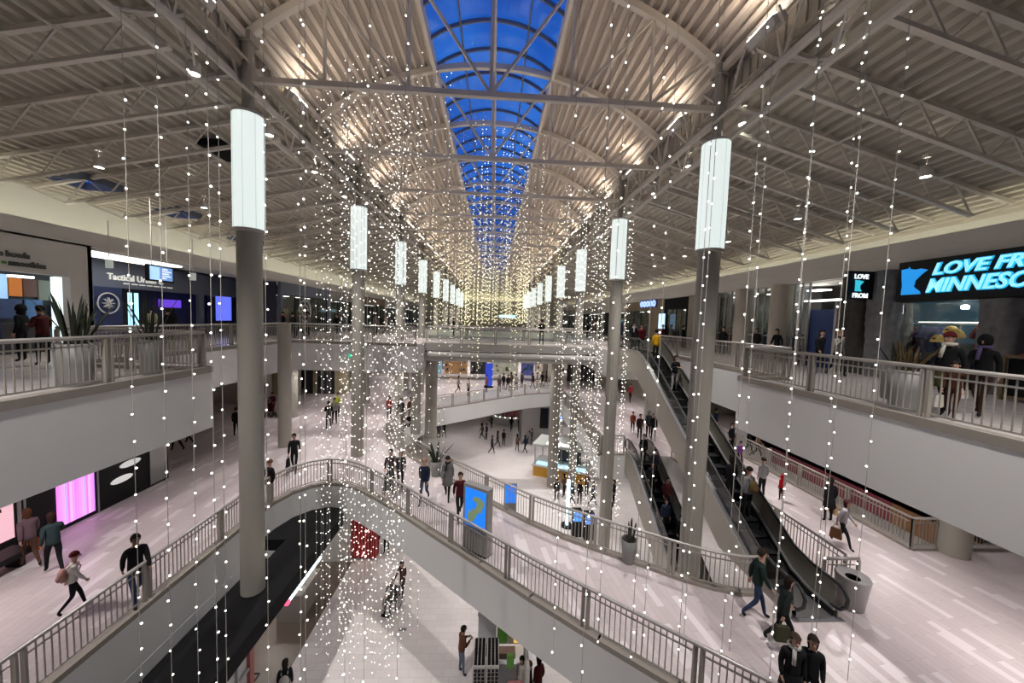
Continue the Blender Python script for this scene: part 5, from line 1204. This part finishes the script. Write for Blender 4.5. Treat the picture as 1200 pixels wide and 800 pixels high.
for k, (px, py, top, hr, nm, h_) in enumerate(((866, 546, (.17, .05, .22), ('short', DK), 'child in a purple jacket right of the escalator handrail', 1.35), (856, 530, BLK, ('short', DK), 'person in black behind the child in purple', 1.75), (876, 532, BLK, ('long', DK), 'person in black with a pale bag beyond the child in purple', 1.7),
        (886, 538, (.3, .2, .14), ('long', LB), 'woman in a tan top beyond the grey-hooded person', 1.66), (838, 508, NVY, ('short', DK), 'person in navy farthest along the right walkway', 1.75))):
    person(pp(px, py, Z2), 180+20*k, nm, ('walk', 'stand', 'walk', 'stride', 'stand')[k], top, BLK, hr, h=h_)
# on the escalators
def on_esc(x, t, up=True):
    if up: return (x, 9.75+(18.9-9.75)*t, Z2+(Z3-Z2)*t+.02)
    return (x, 10+(18.7-10)*t, Z1+(Z2-Z1)*t+.02)
person(on_esc(8.6, .17), 10, 'person in a grey hoodie with a brown bag riding low on the upper escalator', 'stand', (.24, .24, .25), BLK, ('cap', DK), h=1.76, extra=(('backpack', (.12, .08, .03)),))
person(on_esc(8.3, .22), 5, 'person in black riding beside the grey-hooded rider on the upper escalator', 'stand', BLK, BLK, ('long', DK), h=1.7)
person(on_esc(8.6, .75), 185, 'woman in black with pale trousers riding high on the upper escalator', 'phone', BLK, (.4, .38, .36), ('long', DK), h=1.7)
person(on_esc(8.5, .96), 0, 'person in a bright yellow jacket near the top of the upper escalator', 'stand', (.55, .30, .01), BLK, ('short', DK), h=1.68)
person((8.1, 20.6, Z3), 170, 'person in a white shirt and black vest at the top landing of the escalator', 'walk', (.03, .03, .035), (.1, .1, .11), h=1.8, extra=(('scarf', (.6, .6, .58)),))
person((8.8, 21.2, Z3), 150, 'person in maroon stepping off the top of the escalator', 'stand', (.16, .02, .03), BLK)
person(on_esc(8.35, .30, False), 180, 'child in a white shirt riding the lower escalator with one arm out', 'push', (.55, .52, .5), (.1, .1, .06), h=1.35)
person(on_esc(8.0, .42, False), 180, 'person in navy with khaki trousers riding the lower escalator', 'stand', NVY, KHA, h=1.75)
for k, (x, t, top) in enumerate(((8.35, .55, BLK), (7.95, .62, NVY), (8.4, .72, (.08, .02, .02)), (7.95, .80, BLK), (8.4, .88, (.03, .03, .05)), (8.1, .97, BLK), (7.9, .2, BLK))):
    person(on_esc(x, t, False), 180, 'dark-dressed rider on the lower escalator, %s from the bottom' % ('third', 'fourth', 'fifth', 'sixth', 'seventh', 'eighth', 'nearest')[k], 'stand', top, BLK, h=1.66+.03*(k % 4), hair=(('short', 'long')[k % 2], DK))
person(pp(741, 506, Z2), 170, 'child in an orange-red shirt near the top of the lower escalator', 'stand', (.42, .09, .05), BLK, h=1.4)
person(pp(749, 516, Z2), 160, 'person in dark brown at the top of the lower escalator', 'walk', (.05, .025, .02), BLK, h=1.7)
person(pp(759, 512, Z2), 190, 'person in a grey hood at the top of the lower escalator', 'stand', (.05, .05, .055), BLK, ('hood', (.2, .2, .2)), h=1.75)
person(pp(765, 516, Z2), 170, 'person in black right of the grey-hooded person at the lower escalator', 'stand', BLK, BLK, h=1.75)
person(pp(728, 472, Z2), 170, 'person in black and white walking at the back right of the middle floor', 'walk', BLK, (.3, .3, .3))
person(pp(738, 471, Z2), 180, 'person in a red jacket walking at the back right of the middle floor', 'stride', (.35, .03, .04), BLK)
# upper floor
person((3.43, 25.9, Z3), 5, 'person in black standing at the rail of the upper bridge', 'phone', BLK, BLK, h=1.84)
person(pp(979, 440, Z3), 175, 'woman in a black vest and pale sleeves holding something to her face, upper right', 'face', (.3, .28, .25), BLK, ('cap', (.25, .15, .1)), h=1.74, extra=(('scarf', BLK),))
person(pp(958, 437, Z3), 175, 'woman in a black coat with long hair left of the pale-sleeved woman', 'walk', BLK, BLK, ('long', DK), h=1.74)
for k, (px, py) in enumerate(((934, 426), (909, 424), (885, 420))):
    person(pp(px, py, Z3), 90+15*k, 'dark-coated person before the cream pillars, %s from the right' % ORD[k].replace('nearest', 'first'), ('stand', 'walk', 'stand')[k], BLK, BLK, ('long', DK), h=1.72)
for k, (px, py, top) in enumerate(((866, 416, (.16, .03, .03)), (854, 414, (.3, .04, .05)), (846, 415, BLK))):
    person(pp(px, py, Z3), 120, ('person in maroon', 'person in red', 'person in black')[k]+' just right of the nearest right column, upper floor', 'stand', top, BLK)
person(pp(1106, 486, Z3), 100, 'person in a black coat and green vest with a white face covering, upper right', 'walk', BLK, BLK, ('cap', (.10, .015, .02)), h=1.78, extra=(('scarf', (.6, .58, .5)), ('coat', (.10, .10, .04)), ('bag', (.55, .52, .48))))
person(pp(1146, 487, Z3), 110, 'person in a black coat and purple scarf carrying a white shopping bag, upper right', 'walk', BLK, (.04, .02, .015), ('hood', BLK), h=1.74, extra=(('scarf', (.12, .09, .2)), ('bag', (.62, .6, .58))))
person((9.45, 6.9, Z3), 120, 'child in a brown coat with white bag in front of the tall pair, upper right', 'walk', (.05, .02, .012), (.05, .02, .012), ('long', DK), h=1.2, extra=(('bag', (.5, .47, .42)),))
for k, (x, y, top, ps, hr, lb) in enumerate(((-13.6, 10.2, BLK, 'stand', ('long', DK), 'person in black queuing at the smoothie shop counter, left one'), (-12.9, 11.0, (.08, .02, .02), 'phone', ('short', DK), 'person in maroon queuing at the smoothie shop counter'),
        (-14.2, 11.6, BLK, 'stand', ('hood', BLK), 'hooded person in black queuing at the smoothie shop counter'), (-12.0, 9.3, (.05, .06, .12), 'stand', ('short', DK), 'person in navy behind the tall left planter'), (-11.2, 8.4, (.10, .10, .10), 'stand', ('long', DK), 'person in charcoal at the far left edge of the upper walkway'))):
    person((x, y, Z3), 60+25*k, lb, ps, top, BLK, hr, h=1.7)
person((-19.8+.9, 21.0, Z3), 60, 'person in a beige coat before the white ring emblem', 'stand', (.36, .33, .22), BLK, ('short', DK))
person((-18.6, 21.9, Z3), 80, 'hooded person in black beside the beige coat, upper left', 'stand', BLK, BLK, ('hood', BLK))
person((-14.6, 17.0, Z3), 60, 'person in black walking past the dark store, upper left', 'walk', BLK, BLK)
person((-15.6, 27.6, Z3), 150, 'person in black with a rust scarf before the blue screen, upper left', 'stand', BLK, BLK, ('cap', BLK), extra=(('scarf', (.3, .06, .03)),))
for k, (px, py) in enumerate(((343, 399), (352, 399), (362, 398), (395, 396), (440, 392), (452, 392), (531, 391))):
    p_ = at(px, 400, 'y', 25+k*1.7); person((p_.x, 25+k*1.7, Z3), 50+40*k, '%s distant dark-dressed person along the left side of the upper floor' % ORD[k], ('stand', 'walk')[k % 2], (BLK, (.1, .08, .07), (.25, .2, .18))[k % 3], BLK)
for k, (px, d) in enumerate(((744, 26), (752, 25), (776, 27), (785, 26), (800, 27), (812, 28), (818, 25), (700, 34), (688, 40))):
    p_ = at(px, 400, 'y', d); person((p_.x, d, Z3), 100+40*k, '%s distant person behind the escalator landing, upper right' % ORD[k], ('stand', 'walk')[k % 2], (BLK, NVY, (.12, .02, .03), (.2, .19, .17))[k % 4], BLK, (('short', 'long')[k % 2], DK))
# far bridge of the middle floor
for k, (px, py, top) in enumerate(((605, 459, (.38, .33, .3)), (625, 457, BLK), (630, 456, (.2, .16, .15)), (636, 455, BLK), (585, 461, (.12, .09, .08)), (595, 460, BLK), (548, 466, (.3, .28, .27)), (536, 462, (.25, .22, .22)), (590, 458, BLK), (599, 456, (.1, .07, .06)), (612, 455, (.08, .08, .08)), (641, 454, (.05, .04, .04)), (570, 461, (.2, .1, .08)))):
    p_ = pp(px, py, Z2); person((p_[0], p_[1]+.6, Z2), 40*k, '%s person at the curved glass rail of the far bridge' % ORD[k].replace('nearest', 'first'), ('stand', 'walk')[k % 2], top, BLK, (('short', 'long')[k % 2], DK))
# ground floor
person(pp(540, 790, 0), -60, 'man in a brown jacket and jeans standing left of the ground floor kiosk', 'phone', (.13, .055, .035), (.14, .17, .22), ('short', DK), h=1.82, skin=1)
person((-.05, 13.8, 0), 180, 'person in navy leaning behind the white kiosk tower', 'phone', NVY, (.3, .3, .3), ('short', DK))
for k, (px, py, top, hr) in enumerate(((612, 770, WHT, ('long', DK)), (621, 776, BLK, ('cap', (.12, .08, .05))), (632, 771, (.07, .012, .012), ('long', BLK)))):
    q_ = at(px, py, 'z', 1.65); person((q_.x, q_.y, 0), 150-60*k, ('person in a white top with dark hair right of the kiosk', 'person in black with light brown hair, middle of the kiosk trio', 'woman in dark red with long black hair at the kiosk trio')[k], 'stand', top, BLK, hr, h=1.68)
person((2.75, 9.4, 0), 90, 'person mostly hidden under the diagonal bridge, only feet and legs showing', 'stride', BLK, BLK)
person(pp(441, 649, 0), 170, 'person in a black and white patterned top on the ground floor behind the wheelchair', 'stand', (.08, .08, .08), BLK)
person(pp(453, 648, 0), 170, 'person half hidden by the bridge beside the patterned top', 'stand', BLK, BLK)
q_ = at(334, 778, 'z', 1.6); person((q_.x, q_.y, 0), 20, 'person in a dark top with pale bag at the bottom left of the ground floor', 'stand', BLK, BLK, ('long', DK), extra=(('backpack', (.4, .38, .35)),))
for k, (px, py) in enumerate(((514, 513), (520.5, 513), (565, 514.5), (570, 515), (576, 502), (599, 505), (608, 505.5), (576, 531), (582.5, 524), (590, 522.5), (606, 529), (615.5, 531), (623, 521), (619, 519))):
    person(pp(px, py, 0), 37*k, '%s small figure crossing the pale ground floor beyond the bridge' % ORD[k].replace('nearest', 'first'), ('stand', 'walk', 'stride')[k % 3], ((.05, .05, .06), BLK, (.14, .09, .08), NVY)[k % 4], BLK, (('short', 'long', 'hood')[k % 3], DK), h=1.68+.03*(k % 4))
for k, (px, py) in enumerate(((652, 588), (661, 582), (670, 592), (679, 590), (687, 580), (694, 592), (672, 556), (690, 552), (716, 566), (719, 590), (714, 612))):
    person(pp(px, py, 0), 50*k, '%s figure in the dark cluster round the light pillar on the ground floor' % ORD[k].replace('nearest', 'first'), ('stand', 'phone', 'walk')[k % 3], (BLK, (.1, .06, .05), NVY)[k % 3], BLK, (('short', 'long')[k % 2], DK))
# wheelchair with its rider and the person behind
def wheelchair(x, y, z, rz):
    r = empty('wheelchair', (x, y, z), 'wheelchair with dark wheels pushed across the ground floor', 'wheelchair', rz=math.radians(rz))
    for s in (-1, 1):
        b = MB(); b.tube([(s*.30, .30*math.cos(2*PI*k/20), .31+.30*math.sin(2*PI*k/20)) for k in range(21)], .018, 6)
        for k in range(8): a = PI*k/4; b.bar((s*.30, 0, .31), (s*.30, .29*math.cos(a), .31+.29*math.sin(a)), .006)
        b.build('wheel', M_rubber, r, world=False)
        b = MB(); b.tube([(s*.22, .42+.08*math.cos(2*PI*k/12), .09+.08*math.sin(2*PI*k/12)) for k in range(13)], .014, 5); b.build('caster', M_rubber, r, world=False)
        b = MB(); b.tube([(s*.24, -.22, .92), (s*.24, -.2, .5), (s*.24, -.18, .3)], .013, 6); b.tube([(s*.24, -.22, .92), (s*.24, -.36, .94)], .016, 6); b.tube([(s*.24, -.2, .68), (s*.24, .2, .68), (s*.24, .24, .5), (s*.23, .42, .2), (s*.2, .6, .12)], .012, 6); b.build('frame', M_steel, r, world=False)
    b = MB(); b.box(-.23, .23, -.2, .24, .48, .52); b.build('seat', M_matte, r, world=False); b = MB(); b.box(-.23, .23, -.23, -.20, .52, .9); b.build('backrest', M_matte, r, world=False)
    b = MB(); b.box(-.18, .18, .52, .66, .10, .12); b.build('footrest', M_matte, r, world=False)
x, y, _ = pp(460, 712, 0)
wheelchair(x, y, 0, 165)
person((x, y, .02), 165, 'person in a dark patterned coat seated in the wheelchair', 'sit', (.07, .05, .06), (.05, .04, .05), ('short', (.2, .18, .17)), h=1.66)
person((x+.25, y+.75, 0), 165, 'person in a dark red coat pushing the wheelchair', 'push', (.09, .03, .035), BLK, ('long', DK), h=1.7)
def stroller(x, y, z, rz, label, c):
    r = empty('stroller', (x, y, z), label, 'stroller', rz=math.radians(rz))
    for sx in (-.22, .22):
        for yy in (-.3, .32):
            b = MB(); b.tube([(sx, yy+.09*math.cos(2*PI*k/12), .09+.09*math.sin(2*PI*k/12)) for k in range(13)], .02, 6); b.build('wheel', M_rubber, r, world=False)
        b = MB(); b.tube([(sx, .32, .12), (sx, 0, .55), (sx, -.42, 1.02)], .013, 6); b.tube([(sx, -.3, .12), (sx, 0, .55)], .013, 6); b.build('frame', M_steel, r, world=False)
    b = MB(); b.tube([(-.22, -.42, 1.02), (.22, -.42, 1.02)], .018, 6); b.build('handle', M_matte, r, world=False)
    b = MB(); b.box(-.2, .2, -.12, .22, .40, .48); b.box(-.2, .2, -.18, -.12, .42, .9); b.build('seat', cloth(c), r, world=False)
    b = MB(); vs = []; 
    for i in range(7):
        a = PI*.5*i/6+.5
        for k in range(9): t = -PI/2+PI*k/8; vs.append((.23*math.sin(t), -.1+.28*math.cos(a)*math.cos(t)*1.0, .72+.30*math.sin(a)*math.cos(t)))
    b.add(vs, [(i*9+k, i*9+k+1, (i+1)*9+k+1, (i+1)*9+k) for i in range(6) for k in range(8)]); b.build('canopy', cloth(c), r, world=False)
stroller(*pp(456, 583, Z2), 190, 'dark stroller with pale tray in front of the man in the checked shirt', BLK)
stroller(*pp(478, 506, Z2), 100, 'black stroller near the start of the bridge rail', BLK)
stroller(*pp(317, 488, Z2), 190, 'red stroller beside the slim grey pillar', (.15, .03, .03))
stroller(-13.0, 8.6, Z3, 100, 'navy stroller at the far left of the upper walkway', NVY)
# ------------------------------------------------------------------ hanging strings of lights
def string_mesh(L, sp, rb, bm, n=6, m_=4, off_=0.0, wire=.004, jit=0.0, rnd=None):
    b = MB(); b.bar((0, 0, 0), (0, 0, -L), wire*2, mi=0); z = -.3-off_; k = 0
    while z > -L:
        a = k*2.4; b.ball((.012*math.cos(a)+(rnd.uniform(-jit, jit) if rnd else 0), .012*math.sin(a), z), rb, rb, rb, n, m_, mi=1); z -= sp; k += 1
    return b.mesh('light_string', [M_wire, bm])
# nearest strings: wire and each bulb its own part
bb_ = MB(); bb_.ball((0, 0, 0), .0165, n=8, m=6); BULB = bb_.mesh('bulb', M_bulb, True)
rnd = random.Random(21)
near = [(-6.3, 6.6), (-5.85, 7.3), (-5.5, 6.3), (-5.0, 6.9), (-4.65, 6.2), (-4.15, 6.8), (-3.75, 7.2), (-3.3, 6.5), (-2.75, 6.9), (-2.2, 6.4), (-1.75, 7.0), (1.35, 6.7), (1.8, 6.2), (2.3, 6.9), (2.75, 6.3), (3.2, 6.8), (3.6, 6.2), (4.1, 6.9), (4.5, 6.3), (4.95, 6.7), (5.4, 6.2), (5.9, 6.8), (6.35, 6.3), (6.85, 6.9), (7.3, 6.5)]
for k, (x, y) in enumerate(near):
    side = 'left' if x < 0 else 'right'; i = k if x < 0 else k-11
    r = empty('light_string', (x, y, 20.2 if abs(x) > 6 else 21.0), 'near string of white lights, %s from the left on the %s side' % (ORD[i].replace('nearest', 'first'), side), 'string lights', 'near strings of lights on the %s' % side)
    ztop = r.location.z; L = ztop-rnd.uniform(5.7, 6.6) if y < 6.6 or x < 0 else ztop-6.4
    if x < -1: L = ztop-rnd.uniform(2.2, 5.0)
    b = MB(); b.bar((0, 0, 0), (0, 0, -L), .008); b.build('wire', M_wire, r, world=False)
    sp = .46+.04*rnd.random(); z = -.6-rnd.random()*.4-(3.0 if rnd.random() < .4 else 0)
    while z > -L: link('bulb', BULB, r, (rnd.uniform(-.03, .03), rnd.uniform(-.02, .02), z)); z -= sp
# dense curtains behind
def cluster(pts, zt, zb, sp, rb, bm, where, group):
    vars_ = []
    for v in range(6):
        vars_.append(string_mesh(zt-zb-rnd.uniform(0, .8), sp*rnd.uniform(.9, 1.15), rb, bm, 5, 3, rnd.random()*.4, .0025, .02, rnd))
    for k, (x, y) in enumerate(pts):
        o = bpy.data.objects.new('light_string', vars_[k % 6]); COL.objects.link(o); o.location = (x, y, zt+rnd.uniform(-.3, .3))
        tag(o, 'string of small lights %s' % where, 'string lights', group)
def disc(cx, cy, rx, ry, n): 
    out = []
    while len(out) < n:
        a, q = rnd.random()*2*PI, math.sqrt(rnd.random()); out.append((cx+rx*q*math.cos(a), cy+ry*q*math.sin(a)))
    return out
cluster(disc(-4.15, 12.6, 1.75, 1.7, 40), 20.6, .9, .38, .0125, M_bulb, 'before the second left column, reaching the ground floor', 'dense light strings, left curtain')
cluster(disc(-2.4, 12.2, 1.2, 1.1, 10), 21.6, 7.5, .40, .012, M_bulb, 'left of the skylight, hanging past the diagonal bridge', 'light strings left of the skylight')
cluster(disc(5.5, 20.3, 2.2, 1.9, 40), 20.5, 1.4, .44, .0185, M_bulb, 'before the second right column', 'dense light strings, right curtain')
cluster([(XC+rnd.uniform(-2.8, 2.8), rnd.uniform(15.5, 24.5)) for _ in range(40)], 22.3, 15.0, .40, .0145, M_bulb, 'under the skylight, short and high', 'short light strings under the skylight')
cluster([(XC+rnd.uniform(-5.8, 5.8), rnd.uniform(25.2, 44)) for _ in range(80)], 21.4, 11.5, .50, .026, M_bulbw, 'in the middle of the hall beyond the bridge', 'far light strings, middle')
cluster([(XC+rnd.uniform(-5.8, 5.8), rnd.uniform(44, 74)) for _ in range(75)], 21.2, 12.0, .55, .042, M_bulbw, 'at the far yellowish end of the hall', 'far light strings, end of the hall')
cluster([(XC+rnd.uniform(-3, 3.4), rnd.uniform(21, 24.5)) for _ in range(16)], 15, 8.3, .50, .020, M_bulbw, 'hanging in front of the upper bridge', 'light strings in front of the upper bridge')
# ------------------------------------------------------------------ rendering look
vs_ = SC.view_settings; vs_.view_transform = 'Standard'; vs_.look = 'None'; vs_.exposure = 0.78; vs_.gamma = 1; vs_.use_curve_mapping = False
cy_ = SC.cycles; cy_.max_bounces = 6; cy_.diffuse_bounces = 4; cy_.glossy_bounces = 3; cy_.transmission_bounces = 4; cy_.transparent_max_bounces = 16
cy_.sample_clamp_indirect = 4; cy_.use_denoising = True; cy_.caustics_reflective = False; cy_.caustics_refractive = False
